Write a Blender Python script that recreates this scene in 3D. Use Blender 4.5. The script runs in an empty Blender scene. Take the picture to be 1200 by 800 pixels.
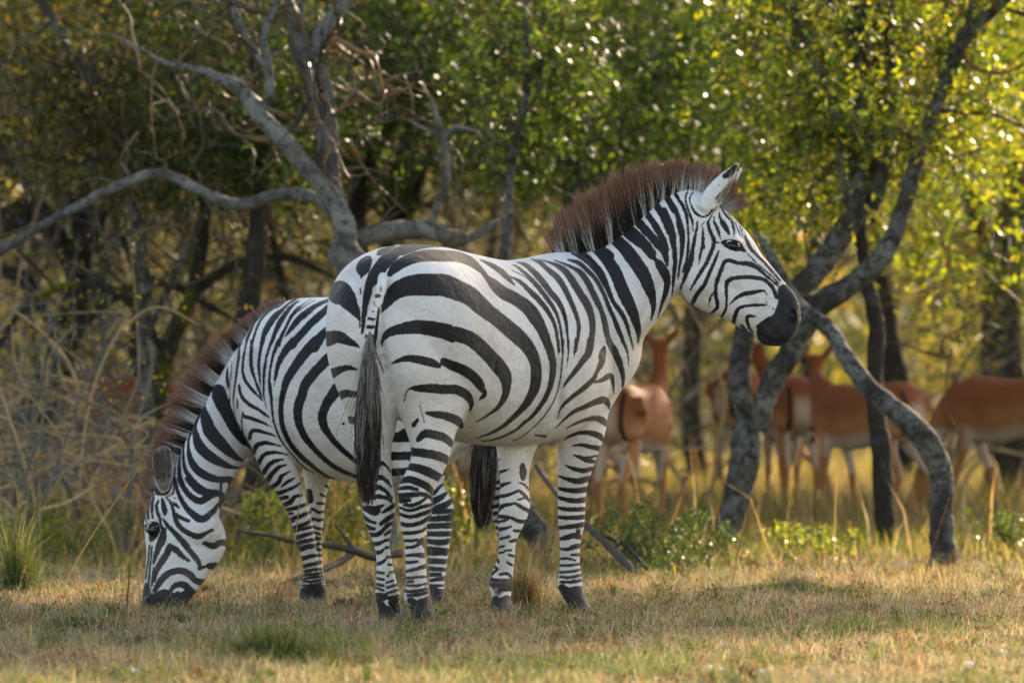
import bpy, bmesh, math, random
import numpy as np
from mathutils import Vector

# ------------------------------------------------------------------ camera, light, exposure
SC = bpy.context.scene
COL = SC.collection
F = 10000.0          # focal length in photo pixels (1200 wide)
HZ = 337.0           # horizon row
EYE = 1.2            # camera height, m
cd = bpy.data.cameras.new("camera")
cam = bpy.data.objects.new("camera", cd)
COL.objects.link(cam)
cam.location = (0, 0, EYE)
cam.rotation_euler = (math.pi / 2, 0, 0)
cd.sensor_width = 36.0
cd.lens = 36.0 * F / 1200.0
cd.shift_y = -(400.0 - HZ) / 1200.0
cd.clip_start = 0.5
cd.clip_end = 2000.0
cd.dof.use_dof = True
cd.dof.focus_distance = 30.6
cd.dof.aperture_fstop = 4.0
SC.camera = cam

SUN_EL = math.radians(24.0)
SUN_AZ = math.radians(24.0)      # towards the right of straight ahead (+Y)
w = bpy.data.worlds.new("World")
SC.world = w
w.use_nodes = True
wn = w.node_tree.nodes
sky = wn.new("ShaderNodeTexSky")
sky.sky_type = 'NISHITA'
sky.sun_disc = False
sky.sun_elevation = SUN_EL
sky.sun_rotation = SUN_AZ
sky.dust_density = 2.0
tint = wn.new("ShaderNodeMix"); tint.data_type = 'RGBA'; tint.blend_type = 'MULTIPLY'
tint.inputs[0].default_value = 1.0; tint.inputs[7].default_value = (1.12, 1.0, 0.86, 1)
w.node_tree.links.new(sky.outputs[0], tint.inputs[6])
w.node_tree.links.new(tint.outputs[2], wn["Background"].inputs[0])
wn["Background"].inputs[1].default_value = 0.15
sd = bpy.data.lights.new("sun", 'SUN')
sd.energy = 4.3
sd.angle = math.radians(0.55)
sd.color = (1.0, 0.80, 0.55)
sun = bpy.data.objects.new("sun", sd)
COL.objects.link(sun)
sdir = Vector((math.sin(SUN_AZ) * math.cos(SUN_EL), math.cos(SUN_AZ) * math.cos(SUN_EL), math.sin(SUN_EL)))
sun.rotation_euler = sdir.to_track_quat('Z', 'Y').to_euler()
SC.view_settings.view_transform = 'Standard'
SC.view_settings.look = 'None'
SC.view_settings.gamma = 1.0
SC.view_settings.use_curve_mapping = False
SC.view_settings.exposure = 1.5
SC.cycles.use_denoising = True
SC.cycles.max_bounces = 8
SC.cycles.diffuse_bounces = 3
SC.cycles.glossy_bounces = 2
SC.cycles.transmission_bounces = 4
SC.cycles.transparent_max_bounces = 4
SC.cycles.sample_clamp_indirect = 4.0

# ------------------------------------------------------------------ helpers
rng = np.random.default_rng(7)
random.seed(7)


def P(px, py, D):
    return np.array([(px - 600.0) * D / F, D, EYE - (py - HZ) * D / F])


def gpt(px, py):
    """ground point (z = 0) seen at a photo position"""
    D = EYE * F / (py - HZ)
    return (px - 600.0) * D / F, D


def tag(o, label=None, cat=None, group=None, kind=None):
    if label: o["label"] = label
    if cat: o["category"] = cat
    if group: o["group"] = group
    if kind: o["kind"] = kind
    return o


def empty(name, loc):
    o = bpy.data.objects.new(name, None)
    o.location = loc
    o.empty_display_size = 0.1
    COL.objects.link(o)
    return o


def link(name, me, mat, parent=None, origin=None):
    """links a mesh given in world coordinates; its origin moves to the parent's or to `origin`"""
    o = bpy.data.objects.new(name, me)
    COL.objects.link(o)
    if mat is not None:
        me.materials.append(mat)
    if parent is not None:
        me.transform(__import__("mathutils").Matrix.Translation(-Vector(parent.location)))
        o.parent = parent
    elif origin is not None:
        me.transform(__import__("mathutils").Matrix.Translation(-Vector(origin)))
        o.location = origin
    return o


def np_mesh(name, V, quads=None, tris=None, attrs=None, smooth=True):
    V = np.asarray(V, dtype=np.float32).reshape(-1, 3)
    me = bpy.data.meshes.new(name)
    loops, starts = [], []
    n = 0
    if quads is not None and len(quads):
        q = np.asarray(quads, dtype=np.int32)
        loops.append(q.ravel()); starts.append(np.arange(len(q), dtype=np.int32) * 4); n += len(q) * 4
    if tris is not None and len(tris):
        t = np.asarray(tris, dtype=np.int32)
        loops.append(t.ravel()); starts.append(n + np.arange(len(t), dtype=np.int32) * 3)
    loops = np.concatenate(loops); starts = np.concatenate(starts)
    me.vertices.add(len(V)); me.vertices.foreach_set("co", V.ravel())
    me.loops.add(len(loops)); me.loops.foreach_set("vertex_index", loops)
    me.polygons.add(len(starts)); me.polygons.foreach_set("loop_start", starts)
    me.update(calc_edges=True)
    me.validate()
    if smooth:
        me.polygons.foreach_set("use_smooth", np.ones(len(me.polygons), dtype=bool))
    for k, a in (attrs or {}).items():
        add_attr(me, k, a)
    return me


def add_attr(me, k, a):
    a = np.asarray(a, dtype=np.float32)
    if a.ndim == 1:
        at = me.attributes.new(k, 'FLOAT', 'POINT'); at.data.foreach_set("value", a)
    else:
        if a.shape[1] == 3:
            a = np.concatenate([a, np.ones((len(a), 1), np.float32)], 1)
        at = me.attributes.new(k, 'FLOAT_COLOR', 'POINT'); at.data.foreach_set("color", a.ravel())


def crom(pts, n):
    """Catmull-Rom through rows of pts, n samples per span"""
    pts = np.asarray(pts, dtype=float)
    if len(pts) < 3:
        t = np.linspace(0, 1, n * max(1, len(pts) - 1) + 1)[:, None]
        return pts[0] * (1 - t) + pts[-1] * t if len(pts) == 2 else pts
    p = np.vstack([2 * pts[0] - pts[1], pts, 2 * pts[-1] - pts[-2]])
    out = []
    for i in range(1, len(p) - 2):
        t = np.linspace(0, 1, n, endpoint=False)[:, None]
        a, b, c, d = p[i - 1], p[i], p[i + 1], p[i + 2]
        out.append(0.5 * ((2 * b) + (-a + c) * t + (2 * a - 5 * b + 4 * c - d) * t ** 2 + (-a + 3 * b - 3 * c + d) * t ** 3))
    out.append(pts[-1][None])
    return np.vstack(out)


def loft(rings):
    """closed rings (k, n, 3) -> verts, quads, tris with fan caps"""
    R = np.asarray(rings)
    k, n, _ = R.shape
    V = R.reshape(-1, 3)
    q = []
    for i in range(k - 1):
        a = i * n + np.arange(n); b = i * n + (np.arange(n) + 1) % n
        q.append(np.stack([a, b, b + n, a + n], 1))
    c0 = len(V); c1 = c0 + 1
    V = np.vstack([V, R[0].mean(0), R[-1].mean(0)])
    a = np.arange(n); b = (a + 1) % n
    t = np.vstack([np.stack([np.full(n, c0), b, a], 1),
                   np.stack([np.full(n, c1), (k - 1) * n + a, (k - 1) * n + b], 1)])
    return V, np.vstack(q), t


class Geo:
    def __init__(s):
        s.V, s.Q, s.T, s.A, s.n = [], [], [], {}, 0

    def add(s, V, Q=None, T=None, **attrs):
        if Q is not None and len(Q): s.Q.append(np.asarray(Q) + s.n)
        if T is not None and len(T): s.T.append(np.asarray(T) + s.n)
        s.V.append(V); s.n += len(V)
        for k, a in attrs.items():
            a = np.asarray(a, dtype=float)
            if a.ndim == 0: a = np.full(len(V), float(a))
            elif a.ndim == 1 and len(a) == 3 and len(V) != 3: a = np.tile(a, (len(V), 1))
            s.A.setdefault(k, []).append(a)

    def mesh(s, name, smooth=True):
        return np_mesh(name, np.vstack(s.V), np.vstack(s.Q) if s.Q else None, np.vstack(s.T) if s.T else None,
                       {k: np.concatenate(a) for k, a in s.A.items()}, smooth)


def tube_pts(pts, rad, nseg=8, sub=5, wob=0.0, seed=0):
    """pts (k,3), rad (k) -> loft rings of a bent limb"""
    r_ = np.random.default_rng(seed)
    c = crom(np.column_stack([pts, rad]), sub)
    p, r = c[:, :3], np.maximum(c[:, 3], 1e-4)
    t = np.gradient(p, axis=0); t /= np.linalg.norm(t, axis=1)[:, None] + 1e-9
    up = np.array([0.13, 1.0, 0.07])
    u = np.cross(t, up); u /= np.linalg.norm(u, axis=1)[:, None] + 1e-9
    v = np.cross(t, u)
    an = np.linspace(0, 2 * np.pi, nseg, endpoint=False)
    rr = r[:, None] * (1 + wob * r_.uniform(-1, 1, (len(p), nseg)))
    R = p[:, None] + rr[..., None] * (np.cos(an)[None, :, None] * u[:, None] + np.sin(an)[None, :, None] * v[:, None])
    return loft(R)


# ------------------------------------------------------------------ materials
def new_mat(name):
    m = bpy.data.materials.new(name); m.use_nodes = True
    nt = m.node_tree
    return m, nt, nt.nodes["Principled BSDF"], nt.nodes["Material Output"]


def ramp(nt, fac, stops):
    n = nt.nodes.new("ShaderNodeValToRGB")
    while len(n.color_ramp.elements) < len(stops): n.color_ramp.elements.new(0.5)
    for e, (p, c) in zip(n.color_ramp.elements, stops):
        e.position = p; e.color = (*c, 1) if len(c) == 3 else c
    nt.links.new(fac, n.inputs[0]); return n.outputs[0]


def noise(nt, scale, detail=4, rough=0.55, coord=None, dist=0.0):
    n = nt.nodes.new("ShaderNodeTexNoise"); n.inputs["Scale"].default_value = scale
    n.inputs["Detail"].default_value = detail; n.inputs["Roughness"].default_value = rough
    n.inputs["Distortion"].default_value = dist
    if coord is None:
        c = nt.nodes.new("ShaderNodeTexCoord"); coord = c.outputs["Object"]
    nt.links.new(coord, n.inputs["Vector"]); return n.outputs["Fac"]


def attr(nt, name, out="Color"):
    n = nt.nodes.new("ShaderNodeAttribute"); n.attribute_name = name
    return n.outputs[out]


def mathn(nt, op, a, b=None, clamp=False):
    n = nt.nodes.new("ShaderNodeMath"); n.operation = op; n.use_clamp = clamp
    for i, x in enumerate((a, b)):
        if x is None: continue
        if isinstance(x, (int, float)): n.inputs[i].default_value = x
        else: nt.links.new(x, n.inputs[i])
    return n.outputs[0]


def mixc(nt, fac, a, b, mode='MIX'):
    n = nt.nodes.new("ShaderNodeMix"); n.data_type = 'RGBA'; n.blend_type = mode
    for i, x in ((0, fac), (6, a), (7, b)):
        if isinstance(x, (int, float)): n.inputs[i].default_value = x
        elif isinstance(x, tuple): n.inputs[i].default_value = (*x, 1)
        else: nt.links.new(x, n.inputs[i])
    return n.outputs[2]


def bump(nt, h, bsdf, strength=0.3, dist=0.01):
    n = nt.nodes.new("ShaderNodeBump"); n.inputs["Strength"].default_value = strength
    n.inputs["Distance"].default_value = dist
    nt.links.new(h, n.inputs["Height"]); nt.links.new(n.outputs[0], bsdf.inputs["Normal"])


def mat_coat(name):
    """short striped coat: sd < 0 inside a dark stripe (in units of 3 mm)"""
    m, nt, b, out = new_mat(name)
    L = nt.links.new
    n2 = noise(nt, 55, 3, 0.6); n3 = noise(nt, 5, 4, 0.6); n4 = noise(nt, 16, 4, 0.6)
    tc = nt.nodes.new("ShaderNodeTexCoord"); mp = nt.nodes.new("ShaderNodeMapping")
    mp.inputs["Scale"].default_value = (1, 1, 0.3); L(tc.outputs["Object"], mp.inputs[0])
    hair = noise(nt, 420, 3, 0.75, mp.outputs[0])
    edge = noise(nt, 230, 3, 0.8, mp.outputs[0])
    sd = attr(nt, "sd", "Fac")
    s = mathn(nt, 'ADD', sd, mathn(nt, 'MULTIPLY', mathn(nt, 'SUBTRACT', edge, 0.5), 3.8))
    s = mathn(nt, 'ADD', s, mathn(nt, 'MULTIPLY', mathn(nt, 'SUBTRACT', n2, 0.5), 1.6))
    k = mathn(nt, 'ADD', mathn(nt, 'MULTIPLY', s, -1.1), 0.5, True)
    white = ramp(nt, n3, [(0.32, (0.68, 0.62, 0.57)), (0.5, (0.82, 0.775, 0.74)), (0.68, (0.88, 0.855, 0.835))])
    white = mixc(nt, ramp(nt, n4, [(0.55, (0, 0, 0)), (0.75, (0.28, 0.28, 0.28))]), white, (0.58, 0.49, 0.42))
    white = mixc(nt, ramp(nt, hair, [(0.35, (0.55, 0.55, 0.55)), (0.55, (0, 0, 0))]), white, (0.48, 0.43, 0.39))
    dark = ramp(nt, hair, [(0.35, (0.004, 0.004, 0.005)), (0.7, (0.030, 0.027, 0.031))])
    dark = mixc(nt, ramp(nt, n3, [(0.5, (0, 0, 0)), (0.7, (0.6, 0.6, 0.6))]), dark, (0.022, 0.014, 0.011))
    c = mixc(nt, k, white, dark)
    dust = attr(nt, "dust", "Fac")
    c = mixc(nt, mathn(nt, 'MULTIPLY', dust, ramp(nt, n4, [(0.3, (0, 0, 0)), (0.7, (0.8, 0.8, 0.8))])), c, (0.30, 0.22, 0.15))
    br = attr(nt, "brown", "Fac"); gr = attr(nt, "grey", "Fac")
    c = mixc(nt, br, c, mixc(nt, hair, (0.012, 0.009, 0.009), (0.040, 0.030, 0.027)))
    c = mixc(nt, gr, c, mixc(nt, hair, (0.07, 0.056, 0.048), (0.27, 0.215, 0.18)))
    L(c, b.inputs["Base Color"])
    b.inputs["Roughness"].default_value = 0.58
    b.inputs["Specular IOR Level"].default_value = 0.3
    b.inputs["Sheen Weight"].default_value = 0.12
    b.inputs["Sheen Roughness"].default_value = 0.35
    h = mathn(nt, 'ADD', mathn(nt, 'MULTIPLY', hair, 0.30), mathn(nt, 'MULTIPLY', n2, 0.35))
    h = mathn(nt, 'ADD', h, mathn(nt, 'MULTIPLY', n4, 2.4))
    bump(nt, h, b, 0.6, 0.009)
    return m


def mat_attr(name, rough=0.6, trans=0.0, spec=0.3, tcol=(1, 1, 1), bumpy=0.0, var=0.25, scale=30):
    """colour from the 'col' attribute, varied by noise; optional light passing through"""
    m, nt, b, out = new_mat(name)
    L = nt.links.new
    col = attr(nt, "col")
    n = noise(nt, scale, 3)
    f = mathn(nt, 'ADD', mathn(nt, 'MULTIPLY', n, 2 * var), 1 - var)
    mul = nt.nodes.new("ShaderNodeVectorMath"); mul.operation = 'SCALE'
    L(col, mul.inputs[0]); L(f, mul.inputs["Scale"])
    c = mul.outputs[0]
    L(c, b.inputs["Base Color"]); b.inputs["Roughness"].default_value = rough
    b.inputs["Specular IOR Level"].default_value = spec
    if bumpy: bump(nt, n, b, bumpy, 0.01)
    if trans > 0:
        t = nt.nodes.new("ShaderNodeBsdfTranslucent")
        L(mixc(nt, 1.0, c, tcol, 'MULTIPLY'), t.inputs[0])
        mx = nt.nodes.new("ShaderNodeMixShader"); mx.inputs[0].default_value = trans
        L(b.outputs[0], mx.inputs[1]); L(t.outputs[0], mx.inputs[2]); L(mx.outputs[0], out.inputs[0])
    return m


def mat_bark(name, base, lichen, amount=0.5, moss=None):
    m, nt, b, out = new_mat(name)
    n1 = noise(nt, 26, 6, 0.72); n2 = noise(nt, 60, 5, 0.75); n3 = noise(nt, 3, 2)
    c = ramp(nt, n2, [(0.3, tuple(x * 0.22 for x in base)), (0.7, tuple(x * 1.35 for x in base))])
    lo = 0.62 - 0.25 * amount
    k = ramp(nt, n1, [(lo, (0, 0, 0)), (lo + 0.14, (1, 1, 1))])
    k = mathn(nt, 'MULTIPLY', k, ramp(nt, noise(nt, 5, 3, 0.6, None, 0.5), [(0.38, (0.12, 0.12, 0.12)), (0.6, (0.9, 0.9, 0.9))]))
    c = mixc(nt, k, c, lichen)
    if moss:
        k2 = ramp(nt, n3, [(0.5, (0, 0, 0)), (0.6, (1, 1, 1))])
        c = mixc(nt, k2, c, moss)
    nt.links.new(c, b.inputs["Base Color"]); b.inputs["Roughness"].default_value = 0.85
    b.inputs["Specular IOR Level"].default_value = 0.2
    bump(nt, mathn(nt, 'ADD', n2, n1), b, 1.0, 0.04)
    return m
# ------------------------------------------------------------------ hide patterns
# each block: (x0, y0, scale) of a sheet, then strokes "u,v,width; u,v,width" separated by |
FRONT_K = [
 ((370,270,.15), """490,185,30;510,170,50;560,145,40;620,122,15|800,105,15;700,125,50;620,180,85;545,240,105;490,310,105;450,370,100;420,430,70;402,500,65;385,600,45;375,700,35;365,800,25
|655,190,20;700,165,50;800,130,50;900,112,45;1000,112,40;1100,120,30;1180,130,12|420,215,30;400,240,80;370,290,110;362,335,50;355,370,12|180,490,180;200,470,150;240,530,150;280,590,105;320,650,60;345,705,15
|503,530,12;497,590,20;484,650,30;474,720,34;468,800,32;460,880,26;470,950,18;500,1030,12;530,1110,8|352,490,14;348,455,14|345,600,8;345,700,10;340,760,8"""),  # cleft stroke beside the tail: black skin and contact shadow painted together
 ((370,270,.15), "580,340,45;620,290,80;700,240,85;800,205,90;900,195,95;1000,200,90;1100,205,85;1200,240,75;1290,310,45;1340,370,45;1400,430,85;1470,490,100;1550,530,100;1650,600,105;1720,690,105;1770,780,85;1810,880,72;1845,990,62;1855,1060,56;1845,1160,50;1820,1250,42;1775,1340,38;1700,1440,32;1630,1500,26;1560,1560,22;1480,1600,20;1400,1630,18;1300,1645,12"),
 ((370,270,.15), "515,640,12;560,560,75;620,480,125;700,440,150;800,425,170;900,425,175;1000,428,175;1100,465,165;1200,510,150;1280,580,140;1350,640,125;1430,700,118;1500,760,122;1570,820,125;1640,890,112;1690,965,98;1718,1060,86;1722,1150,88;1702,1250,78;1650,1345,62;1580,1425,46;1520,1480,38;1460,1530,32;1370,1580,22;1260,1620,10"),
 ((370,380,.15), """515,178,10;525,120,30;565,70,62;640,42,80;750,22,105;850,25,115;1000,53,125;1070,80,125
|690,600,8;705,540,10;740,500,18;800,500,55;900,500,72;1000,507,75;1100,510,75;1180,555,72;1215,620,40;1200,685,10|860,690,20;920,700,50;1000,712,62;1060,730,70;1110,755,70;1140,800,30
|590,310,10;640,285,32;720,265,52;800,275,66;900,298,68;960,322,45|795,745,28;765,785,38|810,630,8;828,690,7;850,770,8
|40,115,130;110,110,115;150,95,98;200,105,92;260,135,62;310,158,36;345,180,10|90,400,80;140,378,75;200,350,55;260,338,40;318,352,16
|170,570,70;230,540,62;290,545,52;340,550,40|220,745,50;260,745,60;310,750,55"""),
 ((490,380,.15), """300,75,118;400,110,115;480,170,115;560,250,115;625,325,120;678,400,105;690,500,68;668,580,50;620,650,34;540,710,20;450,765,8
|200,290,62;260,320,76;340,350,82;420,400,82;475,460,80;500,510,50|525,515,20;515,555,38;480,585,15"""),  # last stroke is shade in the stifle fold, painted as dark hide
 ((370,490,.1625), """240,200,65;330,205,65;400,210,60|270,350,70;360,350,70;440,330,50;480,322,30;515,350,18;538,385,10
|320,450,50;400,440,50;460,425,38;500,440,28;530,470,20;545,495,8|330,530,40;400,510,40;450,495,34;500,520,24;550,575,14
|330,580,46;400,570,34;460,562,28;520,580,20;552,605,10|335,640,22;385,655,52;430,665,66;452,640,30;490,625,10
|480,680,12;530,650,24;578,620,26|335,690,20;372,732,20;420,750,18|470,760,22;520,720,28;580,690,25|345,760,20;380,790,22;420,800,14|490,795,18;558,750,20
|740,152,40;790,110,62;860,120,65;930,142,62;975,180,48;995,215,18|690,240,60;780,250,65;860,265,65;930,290,62;960,325,36
|665,345,50;740,360,62;820,390,66;900,432,58|605,450,40;680,440,50;740,460,52;800,490,50;840,530,36;858,565,15|592,507,24;670,499,28;735,514,20
|595,560,44;680,552,34;780,548,30;850,590,26|615,594,34;680,588,22|640,622,18;700,625,22;760,600,20;800,572,14|597,640,12;680,665,18;760,640,24;845,620,22
|600,690,15;680,710,22;760,690,24;840,655,22|612,765,18;700,770,22;780,740,24;835,700,15"""),
 ((410,600,.175), """90,20,12;130,55,18;170,70,12|210,75,14;250,50,24;305,15,24|90,75,16;140,105,20;165,110,12|120,145,20;180,150,26;220,120,22;255,85,20;305,65,22
|235,150,8;260,132,18;288,115,14|150,210,24;190,210,20;230,190,14;268,180,12|170,270,22;205,265,20;230,245,8|245,235,14;268,235,12|180,345,20;215,335,18;240,315,10
|250,298,14;280,298,14|258,350,12;288,350,12|180,400,14;222,405,14|265,402,8;292,398,12|255,425,12|178,440,14;225,450,14|245,470,8;292,455,10|175,480,16;222,490,14
|250,502,12;315,485,14|170,502,10;225,522,12|250,540,12;335,515,14|175,560,36;205,565,50;235,565,34|260,575,22;335,560,24|180,600,46;205,625,56;212,660,30|285,605,50;315,580,40
|200,690,30;215,730,60;270,770,70;330,720,80;350,670,50;315,645,36
|335,10,12;400,30,18;460,20,20;540,-5,18|340,70,14;400,85,20;470,70,20;530,45,15|350,140,16;420,137,20;480,125,18;508,105,10|358,188,12;410,190,16;455,185,14
|378,235,12;430,230,16;470,205,20;485,182,24;495,215,16;502,240,6|368,290,10;430,285,20;512,290,34|368,335,12;410,335,16;452,330,10|376,395,14;440,380,18;515,358,26
|376,440,12;440,435,12;518,430,12|388,466,14;422,462,12|382,490,10;450,490,12;525,475,12|385,530,14;460,525,16;530,505,14|388,556,16;460,550,16;540,530,14|360,540,8;370,520,10
|405,590,40;450,612,46;520,590,45;545,560,20|430,690,60;500,680,120;545,720,100;440,745,80"""),
 ((610,400,.15), """550,-10,60;530,90,58;480,160,48;420,240,38;370,300,28;338,355,14|655,45,25;640,100,58;632,170,48;600,230,32;570,290,38;500,360,42;420,420,34;350,480,28;310,530,14;290,590,7
|580,320,14;640,300,38;700,268,46;722,320,30;728,405,8|275,675,10;340,610,18;420,545,32;500,512,38;580,475,48;650,456,58;685,490,38;692,530,10
|355,680,8;420,645,18;500,615,28;580,600,45;640,617,55;675,658,30|335,772,8;400,735,16;480,715,28;560,716,38;620,740,50;645,778,20
|690,0,50;740,90,60;780,190,48;800,280,34;797,380,8|800,0,32;835,80,18;846,200,6|865,0,18;882,60,12|915,5,12|295,-10,22;298,50,16;298,112,6
|335,-10,15;325,150,14;312,280,13;285,400,12;240,500,12;170,600,12;80,690,10;0,750,10;-60,775,8|378,-10,15;372,100,13;362,210,5|437,-20,32;425,70,22;415,130,6|115,732,14;195,742,22"""),
 ((560,500,.1625), """618,97,7;680,57,20;760,40,30;840,50,44;900,90,32|680,135,9;740,130,24;800,140,34;880,157,40|685,200,7;740,220,28;790,240,38;860,255,18|755,228,18;870,207,16
|628,276,7;690,300,28;760,315,35;835,298,26|578,352,10;640,375,25;720,390,40;800,373,40|575,438,14;640,455,28;710,460,36;790,448,38|570,503,14;640,525,28;710,532,34;785,522,35
|570,580,14;640,594,25;775,592,26|572,648,18;640,655,22;780,648,30|580,727,22;660,720,25;765,703,32|725,755,32|615,798,15;690,783,35;750,797,28
|140,247,12;160,230,7|150,330,24;190,315,17;225,304,5|155,427,34;200,410,20;240,399,7|155,500,26;220,490,20;290,462,16;305,470,10|300,460,18;335,490,22;372,533,16
|285,526,7;330,513,13;355,517,10|130,602,28;180,570,26;240,555,16;270,545,10|265,548,14;310,575,22;375,610,24|300,400,9;340,420,13;368,455,9|135,640,20;200,650,22;242,655,14
|250,660,18;300,680,24;358,680,22|140,688,14;190,675,11;222,664,5|145,740,20;200,730,17;238,720,5|260,748,13;305,750,15|195,797,14;232,790,7|322,270,26;326,320,52;325,368,36
|120,400,24;155,388,15|115,446,18;155,435,18|85,520,25;150,495,25|85,580,24;150,550,14|90,630,20;150,600,24|120,680,14;150,650,14"""),
 ((560,610,.1625), """585,130,18;640,125,22;690,105,34;750,120,20|585,200,9;640,205,20;700,185,30;745,180,30|672,245,10;738,243,17|585,275,9;640,270,13;702,284,7|585,320,11;660,320,13;738,310,11
|588,370,11;670,365,13;748,350,14|592,405,12;670,405,14;750,390,15|598,440,15;680,440,17;755,425,17|605,480,44;660,512,64;720,500,56;765,480,18|600,530,26
|655,580,40;720,600,90;790,640,95;660,660,60;740,680,70|160,130,13;200,120,13;228,107,5|230,148,12;278,140,20|153,190,9;188,181,7|148,232,9;188,224,7|195,215,9;240,210,9
|225,245,11;262,255,13|138,270,11;150,300,11|215,300,11;248,320,11|122,330,13;146,350,9|95,385,18;130,360,11|160,385,13;210,380,13;248,410,11|92,420,28;140,430,24;245,430,24
|92,455,28;150,465,26;245,460,28|110,480,12|150,500,18;235,485,38|130,560,40;110,620,76;95,680,70;170,650,90;225,620,80;240,680,56;215,560,40;150,700,110"""),
 ((490,270,.15), "480,225,8;540,255,28;620,300,46;690,360,46;752,428,10"),
 ((600,290,.15,.86), """15,285,20|-10,228,14;60,265,34;130,330,48;200,400,54;260,470,48;310,550,38;340,630,33;355,720,28;366,810,24|0,180,8;60,205,11;110,235,11;165,282,7
|0,135,7;40,150,22;100,200,33;170,270,46;230,340,46;290,420,42;340,500,38;370,590,28;385,680,24;395,800,16|40,115,12;110,140,42;180,200,58;240,270,60;300,350,58;360,420,52;400,500,42;425,600,32;435,700,24;440,800,18
|150,90,10;220,120,38;290,180,50;350,230,58;400,300,58;440,380,52;480,470,48;512,560,42;522,640,38;508,740,30;497,810,25|200,92,10;290,115,24;370,150,48;430,200,62;490,290,72;540,370,72;590,450,72;620,540,64;630,640,58;615,740,56;605,800,56
|330,100,10;400,125,24;480,160,34;540,200,52;590,270,58;630,350,58;668,430,56;700,500,48;725,590,56;745,690,54;778,760,48;803,810,40|440,95,22;520,120,42;580,170,42;640,230,42;680,290,42;720,370,38;750,450,38;790,540,42;830,640,46;872,740,32;895,810,18
|480,30,60;560,70,80;620,120,78;680,190,76;720,260,66;750,330,48;790,420,42;840,490,46;880,560,42;910,650,32;935,740,18;946,800,8|640,0,70;700,50,95;760,120,110;810,200,118;850,300,118;890,390,120;930,470,105;962,560,86;986,650,56;986,745,16"""),
 ((690,270,.1625,.80), """110,-50,70;190,60,105;260,130,120;330,220,128;390,310,125;430,400,108;458,490,70;465,570,42;448,645,12|200,-50,90;270,0,108;330,50,108;400,110,88;450,180,66;480,210,34;512,250,80;548,310,88;565,380,60;550,460,46;520,550,28;494,645,8
|340,-60,50;400,0,60;460,60,60;510,120,56;545,170,48;566,250,30|430,-100,50;500,0,58;530,70,52;550,140,50;570,220,28|540,-140,70;590,-20,68;605,80,55;620,160,44;620,260,40;610,360,28;600,475,10
|620,-160,50;670,-20,40;680,60,38;675,160,25;655,250,24;645,330,18;640,355,8|720,-20,11;715,80,13;705,200,18;685,280,24;680,305,8|775,0,18;750,100,24;745,190,42;720,270,46;690,340,28;665,425,12"""),
 ((640,180,.15), "840,370,56;920,500,58;965,610,56|925,310,50;1000,440,56|785,455,34;850,560,56;920,680,46;945,760,36|700,500,50;800,620,64;880,720,64|635,570,64;750,680,74;820,780,80|525,645,64;620,740,80|415,730,64;500,800,70|270,780,60;330,830,70"),
 ((780,180,.1375), """60,300,40;110,390,30;150,450,34;180,540,28;190,640,17;195,800,9|185,330,18;170,370,16;175,420,18;200,500,18;225,570,23;235,655,10
|235,330,10;205,380,13;225,460,20;270,520,24;320,540,18;370,520,18;398,478,18|275,590,9;265,650,20;245,730,23;235,800,26|335,580,7;310,610,11;300,627,4|315,650,13;318,720,28;320,800,33
|440,450,10;400,510,10;370,570,14;365,620,23;390,690,28;410,750,23;452,760,10|412,770,26;400,800,23|410,540,13;420,590,20;450,640,17;467,722,9|455,500,10;470,560,28;500,610,43;530,660,33;546,692,10
|465,440,14;510,520,18;555,570,18;580,640,20;580,702,9|530,510,7;590,590,9;622,672,8|590,560,7;640,640,9;660,722,7|680,700,18;710,770,24;732,810,24|505,195,45;560,155,60;598,105,30;625,150,12|455,268,16|425,385,16;500,300,8"""),
 ((790,260,.1875), """180,40,11;180,120,20;165,200,18;155,262,7|210,0,16;225,60,24;250,120,24;230,190,26;200,260,26;150,340,24;102,424,10|250,130,14;288,130,8|280,178,7;260,230,20;225,310,24;190,390,27;145,450,29;108,520,26
|250,0,14;275,60,17;291,108,7|300,0,34;325,40,34;342,78,10|365,0,14;375,50,14;378,88,5|145,0,11;135,80,17;115,180,24;95,260,38;70,340,27;45,400,14;36,434,6|80,0,14;90,90,13;85,200,18;65,290,18;50,312,7
|25,0,30;45,100,25;45,200,19;35,280,14;20,350,7|5,70,15;8,200,14;5,350,9
|308,130,30;345,140,60;385,150,70;415,165,40;445,185,14
|650,400,13;580,340,17;535,300,26;480,265,33;400,256,27;325,242,25;290,310,27;265,380,27;260,450,24;270,530,24;228,574,14|250,430,9;225,480,13;217,528,7
|440,85,13;465,150,19;510,200,20;560,250,19;610,310,13;665,372,12|450,190,7;520,262,9;600,332,9;655,385,11|540,220,7;600,280,7;665,362,10|385,0,7;415,92,7|410,10,7;445,75,6
|640,470,30;620,420,24;580,372,27;530,352,27;440,345,27;360,355,27;330,380,28;326,420,24;328,500,15;322,550,19;296,594,18|348,514,7;390,475,20;440,450,29;500,440,27;560,430,14;582,458,9
|368,645,24;380,590,29;400,545,27;450,525,20;520,520,20;575,520,12|512,590,8;465,590,24;455,610,24;470,660,18;492,694,10|420,645,18;447,677,20
|690,430,85;720,520,150;705,600,170;690,690,170;610,700,170;575,690,115;620,645,120;530,650,24;770,560,60|578,500,12|618,542,12|600,556,8|574,482,8|634,500,10|590,525,7|610,480,7"""),
]
FRONT_BROWN = [((790,260,.1875), "640,600,60;600,680,80;570,720,50"), ((410,600,.175), "265,655,34"), ((560,610,.1625), "150,510,50")]
FRONT_GREY = [((780,180,.1375), "560,260,20;500,340,46;450,400,30"), ((560,610,.1625), "125,490,30;140,520,24")]

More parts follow.
